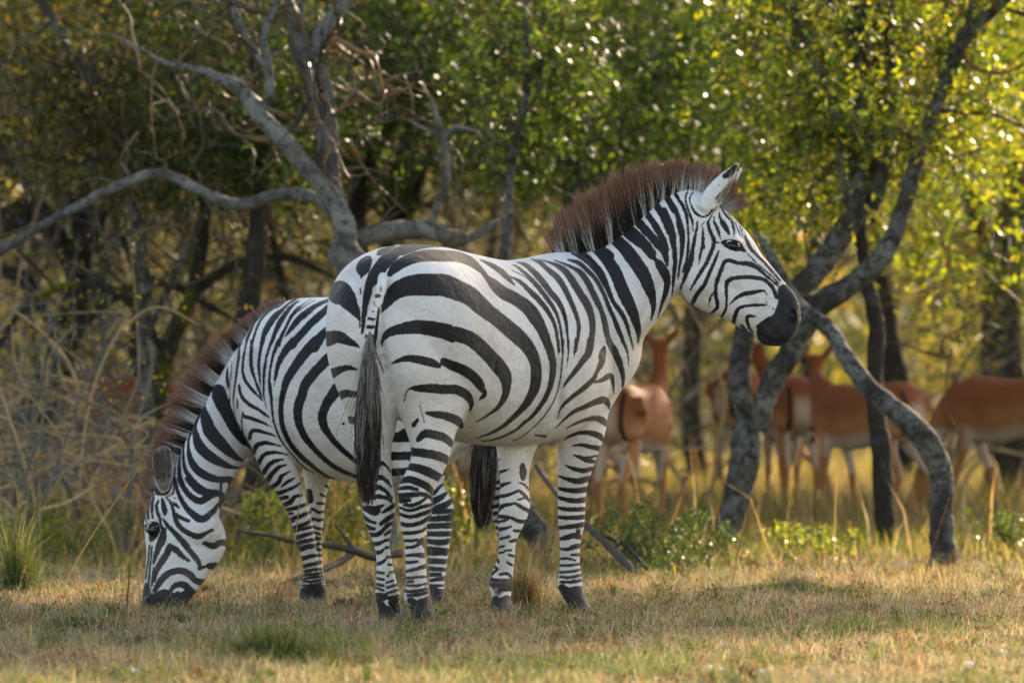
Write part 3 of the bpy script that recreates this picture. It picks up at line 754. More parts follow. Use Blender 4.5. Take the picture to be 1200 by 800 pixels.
def build_front_zebra():
    root = empty("zebra", P(560, 337, 30.5) * np.array([1, 1, 0]))
    tag(root, "zebra standing side-on with its head raised, rump and striped tail towards the viewer", "zebra", "zebras")
    pc = []
    pc.append(trunk([
        (440, 29.80, 16, .10, 322, 395, 0), (450, 29.86, 18, .20, 301, 425, 0), (466, 29.97, 20, .265, 289, 460, .04),
        (484, 30.10, 22, .290, 286, 485, .06), (505, 30.22, 26, .290, 288, 500, .06), (530, 30.36, 31, .295, 294, 513, .0), (560, 30.50, 36, .310, 301, 521, -.06),
        (592, 30.62, 40, .312, 305, 523, -.08), (622, 30.72, 42, .285, 302, 521, -.04), (645, 30.80, 43, .245, 297, 514, .05),
        (668, 30.90, 44, .20, 296, 505, .1), (688, 30.98, 45, .13, 312, 490, .1)], e=2.25))
    # right and left haunch
    pc.append(limb([
        (318, 462, 505, 29.95, 30.10, .07), (335, 449, 535, 29.88, 30.12, .12), (365, 446, 558, 29.84, 30.16, .17), (400, 448, 570, 29.83, 30.20, .19),
        (430, 454, 575, 29.84, 30.22, .19), (450, 458, 573, 29.86, 30.22, .18), (466, 462, 562, 29.88, 30.20, .165), (485, 468, 547, 29.90, 30.16, .145),
        (504, 475, 536, 29.92, 30.12, .125), (522, 481, 530.5, 29.93, 30.08, .105), (539, 480.5, 526, 29.93, 30.04, .09), (555, 474, 519.5, 29.92, 30.02, .078),
        (564, 469, 514, 29.92, 30.0, .072), (574, 466, 509, 29.92, 29.99, .066), (588, 467, 508, 29.92, 29.98, .058), (604, 468, 506, 29.93, 29.99, .05),
        (618, 469.5, 499.5, 29.94, 29.99, .042), (635, 473, 497.5, 29.95, 30.0, .037), (652, 474.5, 498.5, 29.96, 30.01, .035), (670, 475, 500, 29.97, 30.02, .036),
        (683, 475.5, 501.5, 29.98, 30.03, .040), (694, 472.5, 504, 29.99, 30.04, .046), (703, 473.5, 505.5, 30.0, 30.05, .044), (712, 479.5, 508, 30.0, 30.05, .040),
        (721, 481.5, 512, 29.99, 30.05, .046), (731, 482.5, 513.5, 29.98, 30.05, .052), (737, 483, 514, 29.98, 30.05, .054)]))
    pc.append(limb([
        (328, 400, 432, 29.92, 29.90, .08), (345, 389, 437, 29.95, 29.90, .14), (370, 382, 441, 29.98, 29.88, .18), (410, 382.5, 447, 30.0, 29.88, .19),
        (440, 389, 455, 30.02, 29.90, .17), (470, 400, 463, 30.04, 29.93, .15), (488, 407, 466, 30.06, 29.96, .13), (506, 411.5, 463, 30.07, 29.98, .115),
        (522, 414.5, 459, 30.08, 30.0, .10), (539, 417, 458.5, 30.08, 30.01, .088), (555, 420, 459, 30.08, 30.02, .078), (571, 424, 461, 30.07, 30.02, .070),
        (588, 424, 464, 30.06, 30.02, .060), (602, 425, 463, 30.06, 30.03, .050), (618, 429.5, 459.5, 30.06, 30.04, .042), (635, 437, 456.5, 30.07, 30.05, .037),
        (652, 440.5, 458.8, 30.08, 30.07, .035), (670, 441, 462, 30.09, 30.08, .036), (684, 440, 466, 30.1, 30.09, .040), (698, 439, 469, 30.12, 30.1, .046),
        (708, 441.5, 469, 30.13, 30.11, .044), (718, 443.5, 473, 30.13, 30.11, .042), (728, 443.5, 474.5, 30.12, 30.1, .050), (735, 443.5, 474.5, 30.12, 30.1, .052)]))
    # right shoulder and foreleg
    pc.append(limb([
        (352, 668, 722, 30.80, 30.96, .06), (380, 655, 742, 30.70, 31.0, .10), (415, 648, 740, 30.66, 31.04, .13), (440, 646, 735, 30.68, 31.08, .13), (460, 647, 727, 30.74, 31.1, .125),
        (482, 650, 714, 30.82, 31.1, .115), (500, 651, 711, 30.88, 31.12, .105), (516, 652, 707, 30.94, 31.12, .092), (532, 652.5, 701, 30.98, 31.14, .080), (549, 653, 695, 31.02, 31.15, .070),
        (565, 653.5, 689.5, 31.05, 31.16, .060), (581, 653, 687, 31.08, 31.17, .054), (598, 653, 686, 31.1, 31.18, .050), (614, 653.5, 685.5, 31.12, 31.19, .047),
        (628, 655, 682, 31.13, 31.19, .041), (643, 655.5, 680, 31.14, 31.19, .037), (659, 655.3, 680, 31.15, 31.2, .035), (670, 654.5, 681, 31.16, 31.2, .037),
        (680, 653, 682.5, 31.16, 31.21, .041), (691, 654, 684, 31.17, 31.21, .044), (700, 660, 687, 31.17, 31.21, .041), (707, 664, 691, 31.17, 31.21, .042),
        (714, 664, 696, 31.16, 31.2, .048), (720, 664, 699, 31.15, 31.2, .052), (724, 664, 700, 31.15, 31.2, .052)]))
    # left foreleg
    pc.append(limb([
        (450, 590, 640, 30.85, 30.95, .10), (490, 582, 640, 30.82, 30.92, .10), (510, 580.5, 636, 30.78, 30.88, .092), (521, 581, 631, 30.76, 30.86, .085), (532, 582.4, 626, 30.74, 30.84, .076),
        (549, 584, 621.4, 30.72, 30.82, .066), (565, 585.7, 620, 30.70, 30.8, .058), (581, 585, 621, 30.69, 30.79, .054), (592, 584.7, 621.8, 30.68, 30.78, .052),
        (604, 582.5, 619, 30.68, 30.77, .048), (615, 583, 614, 30.68, 30.76, .043), (628, 584.3, 607.6, 30.68, 30.75, .037), (640, 584.2, 604, 30.69, 30.75, .034),
        (651, 583.2, 604, 30.7, 30.76, .034), (662, 579.7, 602.5, 30.71, 30.77, .035), (673, 574.8, 601.6, 30.72, 30.78, .038), (684, 573.3, 601.2, 30.72, 30.78, .042),
        (694, 574.8, 599.5, 30.72, 30.78, .042), (701, 576.5, 599, 30.72, 30.78, .040), (708, 574, 601, 30.71, 30.78, .044), (716, 571.5, 602.5, 30.7, 30.77, .050),
        (724, 571.5, 600.5, 30.7, 30.77, .054), (729, 572, 600, 30.7, 30.77, .054)]))
    # neck and head
    pc.append(bar([
        (640, 302, 684, 478, 30.82, .22, 38), (656, 298, 716, 462, 30.88, .205, 34), (676, 297, 739, 432, 30.92, .185, 26), (692, 294, 748, 405, 30.95, .16, 18), (706, 289, 760, 388, 30.97, .14, 10), (724, 277, 774, 371, 30.99, .12, 5),
        (742, 263, 784, 356, 31.0, .105, 0), (760, 246, 791, 347, 31.0, .095, 0), (778, 231, 797, 341, 31.0, .09, 0), (796, 222, 806, 330, 31.0, .088, 0), (812, 221, 812, 318, 31.0, .08, 0)]))
    pc.append(bar([
        (800, 226, 795, 316, 31.0, .082, 0), (812, 221, 797, 335, 31.0, .094, 0), (832, 229, 802, 349, 31.0, .100, 0), (850, 245, 812, 358, 31.0, .100, 0), (866, 261, 830, 367, 31.0, .102, 0), (880, 277, 846, 373, 31.0, .095, 0),
        (893, 298, 861, 381, 31.0, .080, 0), (905, 312, 873, 387, 31.0, .068, 0), (918, 328, 884, 392, 31.0, .060, 0), (929, 340, 889, 400, 31.0, .060, 0), (937, 355, 898, 405, 31.0, .062, 0), (939, 372, 912, 406, 31.0, .058, 0),
        (935, 386, 920, 405, 31.0, .045, 0)], e=2.3))
    pc.append(blob(826, 325, 30.955, 30, 26, .075, 25))          # cheek
    pc.append(blob(860, 281, 30.945, 16, 7, .045, 32))           # brow
    pc.append(blob(929, 372, 30.965, 7, 10, .035, 20))           # nostril wing
    pc.append(blob(898, 398, 31.0, 12, 7, .044, 12)); pc.append(blob(920, 391, 31.0, 14, 11, .052, -25))           # lips
    # near ear: a cupped leaf, opening towards the head's front
    def ear(base, tip, wl, wr, D, dep, off):
        rows = []
        for t, wa, wb in ((0, wl * .75, wr * .75), (.25, wl, wr), (.5, wl * .92, wr * .95), (.75, wl * .55, wr * .6), (.93, wl * .22, wr * .25), (1, .8, .8)):
            cx_ = base[0] + (tip[0] - base[0]) * t; cy_ = base[1] + (tip[1] - base[1]) * t
            dx, dy = tip[0] - base[0], tip[1] - base[1]; l = math.hypot(dx, dy); nx, ny = -dy / l, dx / l
            rows.append((cx_ - nx * wb * -1, cy_ - ny * wb * -1, cx_ + nx * -wa, cy_ + ny * -wa, D + off * t, dep * (1 - .6 * t), 0))
        return bar(rows, e=2)
    pc.append(ear((824, 246), (865, 190), 13, 14, 30.93, .026, 0.0))
    pc.append(ear((842, 238), (872, 192), 7, 7, 31.06, .02, 0.02))
    me = fuse("body", pc)
    mkbv = lambda: BVHTree.FromPolygons([v.co[:] for v in me.vertices], [p.vertices[:] for p in me.polygons])
    bv = mkbv()
    dent(me, bv, [(929.5, 365), (931.5, 371), (929, 376)], .009, .026)
    dent(me, bv, [(925, 360), (923, 370), (924, 380)], .008, .006)
    dent(me, bv, [(887, 389), (893, 394), (903, 399), (914, 400.5), (924, 399)], .005, .013)
    dent(me, bv, [(896, 378), (904, 384), (908, 392)], .012, .005)
    dent(me, bv, [(911, 345), (917, 358), (915, 370)], .010, .004)
    dent(me, bv, [(850, 287), (858, 289), (866, 292)], .014, .006)
    dent(me, bv, [(580, 428), (576, 446), (568, 458), (556, 468), (549, 482), (545, 492)], .018, .010)
    dent(me, bv, [(660, 372), (656, 400), (654, 430), (655, 462), (652, 492)], .022, .018)
    dent(me, bv, [(700, 400), (716, 425), (722, 452)], .03, .010)
    dent(me, bv, [(796, 348), (792, 325), (797, 300), (806, 275)], .018, .012)
    dent(me, bv, [(842, 330), (862, 340), (884, 358)], .018, .007)
    dent(me, bv, [(742, 385), (762, 355), (776, 330)], .02, .010)
    dent(me, bv, [(536, 400), (531, 425), (527, 448)], .010, .004)
    cup(me, 853, 224, 5, 17, 28, 30.93, .022)
    bv = mkbv()
    K = parse(FRONT_K)
    paint(me, K, parse(FRONT_BROWN), parse(FRONT_GREY))
    o, p = add_eye(root, bv, 858.5, 288.5, .024, .0155, .002, 18)
    lid(root, p, .023, .015, 18, (0.62, 0.57, 0.53)).parent = o
    ear_hair(root, bv, [(846, 238, 858, 206, .5, .6), (842, 240, 850, 222, .3, .7)], 110, .022, [(.62, .52, .38), (.55, .42, .28), (.70, .64, .54)], 8)
    link("body", me, MAT_COAT, root)
    pairs = [(652, 302, 641, 281, 30.88), (660, 300, 643, 269, 30.9), (672, 298, 650, 253, 30.92), (684, 297, 661, 243, 30.94), (694, 295, 672, 235, 30.95), (704, 291, 683, 226, 30.96), (714, 285, 695, 220, 30.97), (724, 277, 711, 215, 30.98),
             (734, 270, 716, 206, 30.99), (744, 261, 730, 200, 31.0), (756, 251, 747, 195, 31.0), (768, 240, 764, 191, 31.0), (783, 229, 781, 188, 31.0), (798, 223, 799, 187, 31.0),
             (812, 222, 815, 189, 31.0), (826, 226, 834, 194, 31.0), (835, 232, 852, 201, 31.0), (842, 238, 866, 212, 31.0), (846, 242, 876, 227, 31.0), (848, 246, 879, 240, 31.0)]
    pairs = [(a + .0 * (a - c), b + 3, c, d, e) for a, b, c, d, e in pairs]
    me = mane_mesh("mane", pairs, K, 22000, 31.0, (0.0, 1.0, 0.0), .0012, .018, 5)
    link("mane", me, MAT_HAIR, root)
    # tail: striped dock and the dark brush
    g = Geo()
    dk = [(449, 318, 29.86), (448, 332, 29.76), (443, 350, 29.68), (437, 368, 29.62), (434, 384, 29.61), (432, 400, 29.61), (433, 416, 29.61), (434, 432, 29.61)]
    V, Q, T = tube_pts(np.array([P(*q) for q in dk]), np.array([.018, .018, .017, .016, .0155, .015, .013, .008]), 14, 8)
    DK = parse([((370, 270, .15), "505,440,20;512,480,16|475,512,34;500,512,26|455,560,20;465,590,14|445,630,20;462,632,14|410,688,26;455,695,24|395,752,30;450,755,30|390,827,30;450,828,30|385,905,32;455,905,30|490,600,14;480,700,12|395,985,26;460,985,24")])  # thin right-edge stroke paints the gap shadow beside the dock
    xy = sheet(V); sdv = hide_sd(xy, DK)
    g.add(V, Q, T, sd=sdv, brown=0 * sdv, grey=0 * sdv)
    dock = link("tail", g.mesh("tail"), MAT_COAT, root)
    axis = [(433.5, 388, 29.59, 4.6), (433, 408, 29.585, 5.2), (433, 425, 29.58, 7.5), (432.5, 455, 29.585, 12), (431.5, 485, 29.59, 16), (431, 522, 29.60, 15.5), (431, 550, 29.61, 13), (430, 572, 29.62, 10.5), (430, 592, 29.62, 8)]
    tm = tail_mesh("tail_brush", axis, 5, 4200, 11, None, .8)
    tb = link("tail_brush", tm, MAT_HAIR, root); tb.parent = dock
    return root


def build_rear_zebra():
    root = empty("zebra", P(420, 337, 32.0) * np.array([1, 1, 0]))
    tag(root, "zebra grazing behind the standing one, its head lowered to the grass at left", "zebra", "zebras")
    pc = []
    rows = [(272, 32.0, -90, .08, 428, 500, 0), (282, 32.0, -90, .15, 402, 520, 0), (298, 32.0, -90, .195, 378, 530, .12), (318, 32.0, -90, .22, 361, 537, .12), (340, 32.0, -90, .24, 351, 543, .06), (370, 32.0, -90, .27, 348, 556, 0),
            (405, 32.0, -90, .295, 349, 564, -.05), (440, 32.0, -90, .305, 353, 569, -.06), (475, 32.0, -90, .30, 355, 568, -.05), (510, 32.0, -90, .29, 352, 556, 0), (540, 32.0, -90, .28, 350, 535, .05),
            (565, 32.0, -90, .23, 354, 515, .05), (583, 32.0, -90, .14, 366, 480, 0), (590, 32.0, -90, .05, 385, 450, 0)]
    pc.append(trunk(rows, e=2.25))
    # near foreleg with shoulder
    pc.append(limb([(405, 279, 300, 31.86, 31.86, .06), (430, 274, 312, 31.84, 31.84, .08), (460, 272, 322, 31.83, 31.83, .09), (490, 280, 330, 31.83, 31.83, .09), (520, 292, 336, 31.84, 31.84, .085), (541, 301, 344, 31.85, 31.85, .078), (560, 310, 352, 31.87, 31.87, .068), (580, 324.5, 357.5, 31.89, 31.89, .058),
        (600, 336.5, 363, 31.9, 31.9, .05), (620, 343, 368, 31.92, 31.92, .046), (636, 347.5, 370.5, 31.93, 31.93, .042), (650, 352, 373, 31.94, 31.94, .037), (662, 354.5, 375.3, 31.95, 31.95, .035), (674, 354.8, 377, 31.96, 31.96, .036),
        (684, 353.5, 380.5, 31.97, 31.97, .041), (692, 350.5, 382.5, 31.98, 31.98, .044), (700, 350, 382, 31.98, 31.98, .046), (708, 350, 380, 31.97, 31.97, .05), (715, 351, 378, 31.96, 31.96, .05)]))
    pc.append(limb([(520, 345, 395, 32.14, 32.14, .08), (550, 354, 392, 32.15, 32.15, .07), (566, 357, 388, 32.16, 32.16, .06), (580, 359.5, 382.5, 32.16, 32.16, .05), (600, 361.5, 380, 32.17, 32.17, .045), (620, 364, 378, 32.18, 32.18, .042), (640, 365.5, 377.5, 32.18, 32.18, .036),
        (665, 366, 378.5, 32.19, 32.19, .034), (688, 365, 382, 32.2, 32.2, .038), (703, 364, 385, 32.2, 32.2, .046), (709, 364, 385, 32.2, 32.2, .046)]))
    pc.append(limb([(400, 500, 580, 31.85, 31.85, .10), (450, 480, 575, 31.83, 31.83, .13), (490, 462, 556, 31.83, 31.83, .13), (515, 458, 540, 31.83, 31.83, .11), (535, 460, 528, 31.82, 31.82, .09), (555, 467, 522, 31.8, 31.8, .075), (570, 479, 521, 31.79, 31.79, .066), (582, 490, 528, 31.77, 31.77, .060), (594, 495, 532.5, 31.75, 31.75, .055),
        (607, 498, 531.5, 31.74, 31.74, .05), (618, 499, 530.3, 31.72, 31.72, .044), (635, 500, 527.8, 31.7, 31.7, .038), (652, 500.5, 525.5, 31.68, 31.68, .036), (670, 501, 523, 31.66, 31.66, .036), (684, 502.5, 521, 31.64, 31.64, .04),
        (698, 504, 521, 31.62, 31.62, .043), (706, 505, 520, 31.6, 31.6, .042), (713, 503, 517, 31.58, 31.58, .046), (720, 500, 516, 31.56, 31.56, .05)]))
    pc.append(limb([(430, 530, 590, 32.16, 32.16, .11), (480, 545, 600, 32.17, 32.17, .12), (515, 562, 607, 32.17, 32.17, .10), (540, 573, 609, 32.18, 32.18, .08), (562, 576, 605, 32.18, 32.18, .065), (578, 573, 602, 32.18, 32.18, .058), (598, 573, 600, 32.19, 32.19, .05), (617, 580, 601, 32.2, 32.2, .042),
        (640, 584, 602, 32.2, 32.2, .036), (665, 584, 601, 32.2, 32.2, .036), (685, 583, 603, 32.2, 32.2, .042), (700, 583, 604, 32.2, 32.2, .046), (710, 583, 605, 32.2, 32.2, .05)]))
    pc.append(bar([(322, 368, 322, 525, 32.0, .19, 0), (298, 384, 306, 527, 32.0, .17, 0), (276, 408, 297, 530, 31.98, .15, 0), (262, 431, 286, 541, 31.94, .125, 0), (250, 452, 279, 553, 31.88, .108, 0), (238, 474, 272, 565, 31.80, .098, 0),
        (227, 495, 265, 576, 31.72, .092, 0), (216, 518, 262, 589, 31.66, .088, 0), (207, 542, 258, 598, 31.62, .085, 0), (198, 560, 255, 606, 31.6, .08, 0)]))
    pc.append(bar([(200, 548, 250, 585, 31.62, .075, 0), (184, 568, 257, 606, 31.6, .088, 0), (174, 590, 264, 622, 31.58, .098, 0), (168.5, 611, 265, 640, 31.56, .098, 0), (169.5, 630, 260, 654, 31.53, .092, 0), (171, 650, 249, 669, 31.5, .080, 0),
        (170, 668, 237, 684, 31.47, .068, 0), (168, 684, 227, 698, 31.44, .06, 0), (166.5, 700, 219, 709, 31.42, .058, 0), (166.5, 713, 216, 718, 31.4, .056, 0), (169, 723, 213, 725, 31.38, .045, 0)], e=2.3))
    pc.append(blob(232, 622, 31.5, 27, 26, .07, 0))
    pc.append(blob(181, 612, 31.49, 8, 14, .04, 10))
    pc.append(blob(176, 706, 31.38, 8, 10, .03, 0))
    # near ear, its opening turned to the viewer
    pc.append(bar([(187, 522, 196, 522, 31.50, .02, 0), (180, 530, 202, 528, 31.49, .024, 0), (177, 541, 204, 540, 31.49, .026, 0), (178, 553, 204, 553, 31.5, .028, 0), (181, 566, 203, 566, 31.52, .034, 0), (188, 578, 200, 578, 31.54, .04, 0)]))
    pc.append(bar([(166, 566.5, 168, 570, 31.68, .012, 0), (174, 560, 176, 573, 31.66, .02, 0), (183, 556, 185, 574, 31.64, .03, 0)]))
    me = fuse("body", pc)
    mkbv = lambda: BVHTree.FromPolygons([v.co[:] for v in me.vertices], [p.vertices[:] for p in me.polygons])
    bv = mkbv()
    cup(me, 190.5, 545, 12, 25, 0, 31.50, .032)
    dent(me, bv, [(280, 405), (271, 430), (268, 460), (273, 490), (287, 520)], .012, .014)
    dent(me, bv, [(330, 470), (338, 505), (350, 535)], .018, .012)
    dent(me, bv, [(257, 590), (255, 605), (252, 622), (247, 645)], .010, .010)
    dent(me, bv, [(205, 640), (212, 655), (222, 668)], .02, .008)
    dent(me, bv, [(179, 616), (178, 626)], .012, .005)
    dent(me, bv, [(174, 703), (175, 709)], .006, .014)
    dent(me, bv, [(195, 712), (207, 713), (216, 710)], .005, .006)
    bv = mkbv()
    K = parse(REAR_K)
    paint(me, K, parse(REAR_BROWN), parse(REAR_GREY))
    o, p = add_eye(root, bv, 179, 621, .020, .024, .004, 0)
    lid(root, p, .018, .023, -12, (0.50, 0.45, 0.42)).parent = o
    ear_hair(root, bv, [(190, 530, 192, 566, -.1, .8), (198, 528, 200, 562, -.5, .7), (182, 532, 184, 562, .5, .7)], 110, .022, [(.20, .16, .13), (.34, .29, .25), (.12, .10, .09)], 9)
    link("body", me, MAT_COAT, root)
    pairs = [(334, 357, 332, 349, 32.0), (318, 365, 312, 353, 32.0), (303, 380, 291, 367, 32.0), (290, 393, 277, 378, 31.99), (278, 408, 262, 388, 31.98), (270, 420, 250, 396, 31.96), (262, 432, 236, 410, 31.94), (254, 445, 224, 426, 31.91), (246, 459, 212, 443, 31.86), (238, 474, 202, 461, 31.8),
             (231, 488, 195, 478, 31.76), (224, 502, 188, 495, 31.7), (217, 517, 183, 509, 31.67), (210, 532, 177, 520, 31.65), (202, 546, 171, 534, 31.62), (195, 556, 166, 548, 31.61), (189, 564, 164, 562, 31.6), (186, 570, 167, 571, 31.6)]
    pairs = [(a + 3, b + 1.5, c, d, e) for a, b, c, d, e in pairs]
    me = mane_mesh("mane", pairs, parse(REAR_MANE), 18000, 32.0, (0.0, 1.0, 0.0), .0012, .018, 6, samp=.38)
    link("mane", me, MAT_HAIR, root)
    g = Geo()
    V, Q, T = tube_pts(np.array([P(585, 392, 32.0), P(590, 420, 31.98), P(584, 455, 31.96), P(576, 490, 31.95), P(570, 512, 31.95)]), np.array([.024, .022, .018, .016, .012]), 12, 6)
    sdv = np.sin(np.linspace(0, 60, len(V))) * 2
    g.add(V, Q, T, sd=sdv, brown=0 * sdv, grey=0 * sdv)
    dock = link("tail", g.mesh("tail"), MAT_COAT, root)
    axis = [(575, 480, 31.92, 6), (571, 500, 31.9, 12), (568, 530, 31.88, 16), (566, 560, 31.88, 16), (565, 590, 31.88, 13), (565, 608, 31.88, 9), (564, 620, 31.88, 6)]
    tb = link("tail_brush", tail_mesh("tail_brush", axis, 5, 3400, 12, None, .2), MAT_HAIR, root); tb.parent = dock
    return root


build_front_zebra()
build_rear_zebra()
# ------------------------------------------------------------------ ground, hill
def pn(x, y, s=1.0, seed=0.0):
    """smooth patch noise in -1..1"""
    x = x * s; y = y * s
    return (np.sin(1.7 * x + 0.9 * y + seed) + np.sin(-1.1 * x + 1.9 * y + 2.1 * seed + 1) + np.sin(3.1 * x - 1.3 * y + 0.7 * seed) * .6 + np.sin(2.3 * x + 3.7 * y + 3 * seed) * .6) / 2.6


MOUNDS = [(1.09, 33.0, .38, .35, .012), (-1.52, 29.9, .2, .25, .022), (-.76, 27.0, .3, .3, .008), (-1.9, 33.0, .3, .4, .015), (.04, 31.5, .12, .2, .02)]


def gz(x, y):
    z = 0.012 * pn(x, y, 2.2, 3.0) + 0.006 * pn(x, y, 7, 1.0) + 0.003 * pn(x, y, 19, 2.0)
    for cx_, cy_, sx, sy_, h in MOUNDS: z = z + h * np.exp(-((x - cx_) / sx) ** 2 - ((y - cy_) / sy_) ** 2)
    return z


def gy(D):
    return HZ + EYE * F / D


m, nt, b, out = new_mat("turf_soil")
c1 = ramp(nt, noise(nt, 14, 5, 0.65), [(0.3, (0.07, 0.05, 0.032)), (0.5, (0.17, 0.125, 0.08)), (0.7, (0.26, 0.20, 0.13))])
c2 = mixc(nt, ramp(nt, noise(nt, 1.6, 4), [(0.45, (0, 0, 0)), (0.65, (1, 1, 1))]), c1, (0.06, 0.075, 0.025))
nt.links.new(c2, b.inputs["Base Color"]); b.inputs["Roughness"].default_value = 0.95
b.inputs["Specular IOR Level"].default_value = 0.1
bump(nt, noise(nt, 60, 4), b, 0.6, 0.02)
xs = np.concatenate([[-400, -60, -15], np.linspace(-4, 4, 241), [15, 60, 400]])
ys = np.concatenate([[-50, 5, 20], np.linspace(24, 60, 420), [75, 100]])
X, Y = np.meshgrid(xs, ys)
V = np.stack([X.ravel(), Y.ravel(), gz(X, Y).ravel()], 1)
nx = len(xs); i = (np.arange(len(ys) - 1)[:, None] * nx + np.arange(nx - 1)[None]).ravel()
o = link("ground", np_mesh("ground", V, np.stack([i, i + 1, i + nx + 1, i + nx], 1)), m)
tag(o, kind="structure")

m, nt, b, out = new_mat("wooded_slope")
c = ramp(nt, noise(nt, 0.5, 6, 0.7), [(0.35, (0.020, 0.026, 0.012)), (0.5, (0.05, 0.058, 0.028)), (0.65, (0.10, 0.10, 0.055))])
nt.links.new(c, b.inputs["Base Color"]); b.inputs["Roughness"].default_value = 1
xs = np.linspace(-90, 90, 61); ys = np.linspace(98, 170, 30)
X, Y = np.meshgrid(xs, ys)
Z = 16 * (1 / (1 + np.exp(-(Y - 112) / 4.5))) + 0.9 * pn(X, Y, .35) - 16 / (1 + math.exp(14 / 4.5)) - 0.5
V = np.stack([X.ravel(), Y.ravel(), Z.ravel()], 1)
nx = len(xs); i = (np.arange(len(ys) - 1)[:, None] * nx + np.arange(nx - 1)[None]).ravel()
tag(link("hill", np_mesh("hill", V, np.stack([i, i + 1, i + nx + 1, i + nx], 1)), m), kind="structure")


# ------------------------------------------------------------------ blades and leaves
def blades(x, y, h, wd, lean, col, seed=0, z0=None, az=None, droop=0.35):
    """two-segment bent blades: 5 verts each"""
    r_ = np.random.default_rng(seed); n = len(x)
    z = gz(x, y) if z0 is None else z0
    a = r_.uniform(0, 2 * np.pi, n) if az is None else az
    fa = r_.uniform(0, 2 * np.pi, n)
    base = np.stack([x, y, z - 0.004], 1)
    ld = np.stack([np.cos(a), np.sin(a), 0 * a], 1)
    sd_ = np.stack([np.cos(fa), np.sin(fa), 0 * a], 1) * (wd / 2)[:, None]
    mid = base + ld * (h * lean * 0.35)[:, None]; mid[:, 2] += h * 0.6
    tip = base + ld * (h * lean)[:, None]; tip[:, 2] += h * (1 - droop * lean * lean)
    V = np.stack([base - sd_, base + sd_, mid + sd_ * .75, mid - sd_ * .75, tip], 1).reshape(-1, 3)
    k = np.arange(n) * 5
    return V, np.stack([k, k + 1, k + 2, k + 3], 1), np.stack([k + 3, k + 2, k + 4], 1), np.repeat(col, 5, 0)


def pick(cols, w, n, r_, var=0.25):
    i = r_.choice(len(cols), n, p=np.array(w) / np.sum(w))
    return np.array(cols)[i] * (1 + r_.uniform(-var, var, (n, 1))) * (1 + r_.uniform(-.06, .06, (n, 3)))


def leafset(c, size, col, seed=0, aspect=0.42, up=0.25):
    """folded leaf, 4 verts each, at centres c"""
    r_ = np.random.default_rng(seed); n = len(c)
    d = r_.normal(0, 1, (n, 3)); d[:, 2] -= 0.25; d /= np.linalg.norm(d, axis=1)[:, None]
    nr = r_.normal(0, 1, (n, 3)); nr[:, 2] += up
    s = np.cross(d, nr); s /= np.linalg.norm(s, axis=1)[:, None] + 1e-9
    nn = np.cross(s, d)
    L = size[:, None]; W = L * aspect
    V = np.stack([c - d * L / 2, c + s * W / 2 + nn * W * .12, c + d * L / 2, c - s * W / 2 + nn * W * .12], 1).reshape(-1, 3)
    k = np.arange(n) * 4
    return V, np.stack([k, k + 1, k + 2, k + 3], 1), np.repeat(col, 4, 0)


MAT_GRASS = mat_attr("grass_blades", 0.65, 0.42, 0.25, (1.5, 1.3, 0.8), 0, 0.15, 3)
MAT_TALL = mat_attr("tall_dry_grass", 0.6, 0.55, 0.25, (1.3, 1.1, 0.65), 0, 0.15, 3)
MAT_LEAF = mat_attr("tree_leaves", 0.36, 0.5, 0.5, (2.6, 2.25, 0.62), 0, 0.2, 1.2)
MAT_FAR = mat_attr("far_leaves", 0.6, 0.35, 0.3, (1.8, 1.6, 0.8), 0, 0.25, 0.5)
TAN, PINK, STRAW, GREEN, RUST, OLIVE, PALE = (.36, .295, .21), (.29, .225, .19), (.47, .39, .27), (.085, .15, .03), (.33, .13, .06), (.16, .17, .06), (.55, .50, .40)


def scatter(n, D0, D1, r_, margin=0.35, bias=1.0):
    margin += .45; n = int(n * 1.2)
    D = D0 + (D1 - D0) * r_.random(n) ** bias
    keep = r_.random(n) < D / D1
    D = D[keep]; x = r_.uniform(-1, 1, len(D)) * (0.06 * D + margin)
    return x, D


# turf the zebras stand on: short, matted, half dry
r_ = np.random.default_rng(21)
g = Geo()
x, y = scatter(230000, 25.2, 35.5, r_)
soil = pn(x, y, 3.3, 8.0) * .6 + pn(x, y, 8.5, 4.0) * .5
k = r_.random(len(x)) < np.clip(1.25 - 1.9 * np.clip(soil - .15, 0, 1), .12, 1); x, y = x[k], y[k]
n = len(x)
pg = pn(x, y, 1.3, 2.0) * .6 + pn(x, y, 4.5, 5.0) * .5 - (y - 27.5) * 0.10 + 0.1
green = pg + r_.normal(0, .35, n) > 0.32
col = pick([TAN, PINK, STRAW, RUST, PALE, OLIVE, (.36, .33, .28)], [.2, .24, .12, .07, .12, .12, .13], n, r_)
colg = pick([GREEN, OLIVE, (.13, .20, .05), (.20, .24, .12)], [.35, .25, .25, .15], n, r_)
col = np.where(green[:, None], colg, col)
h = np.where(green, r_.uniform(.02, .055, n), r_.uniform(.012, .045, n)) * (1 + .6 * pn(x, y, 3, 9) + .35 * pn(x, y, 9, 2))
h = np.abs(h) * np.clip(1 + .9 * pn(x, y, 6, 5), .3, 2.2)
tall = r_.random(n) < 0.035
h = np.where(tall, .05 + .07 * r_.random(n), h)
col = np.where(tall[:, None], pick([PALE, STRAW, RUST, OLIVE], [.4, .3, .12, .18], n, r_), col)
V, Q, T, C = blades(x, y, np.abs(h) + .006, np.where(tall, .0013, r_.uniform(.0016, .0034, n)), r_.uniform(.2, 1.7, n), col, 22, droop=.3)
g.add(V, Q, T, col=C)
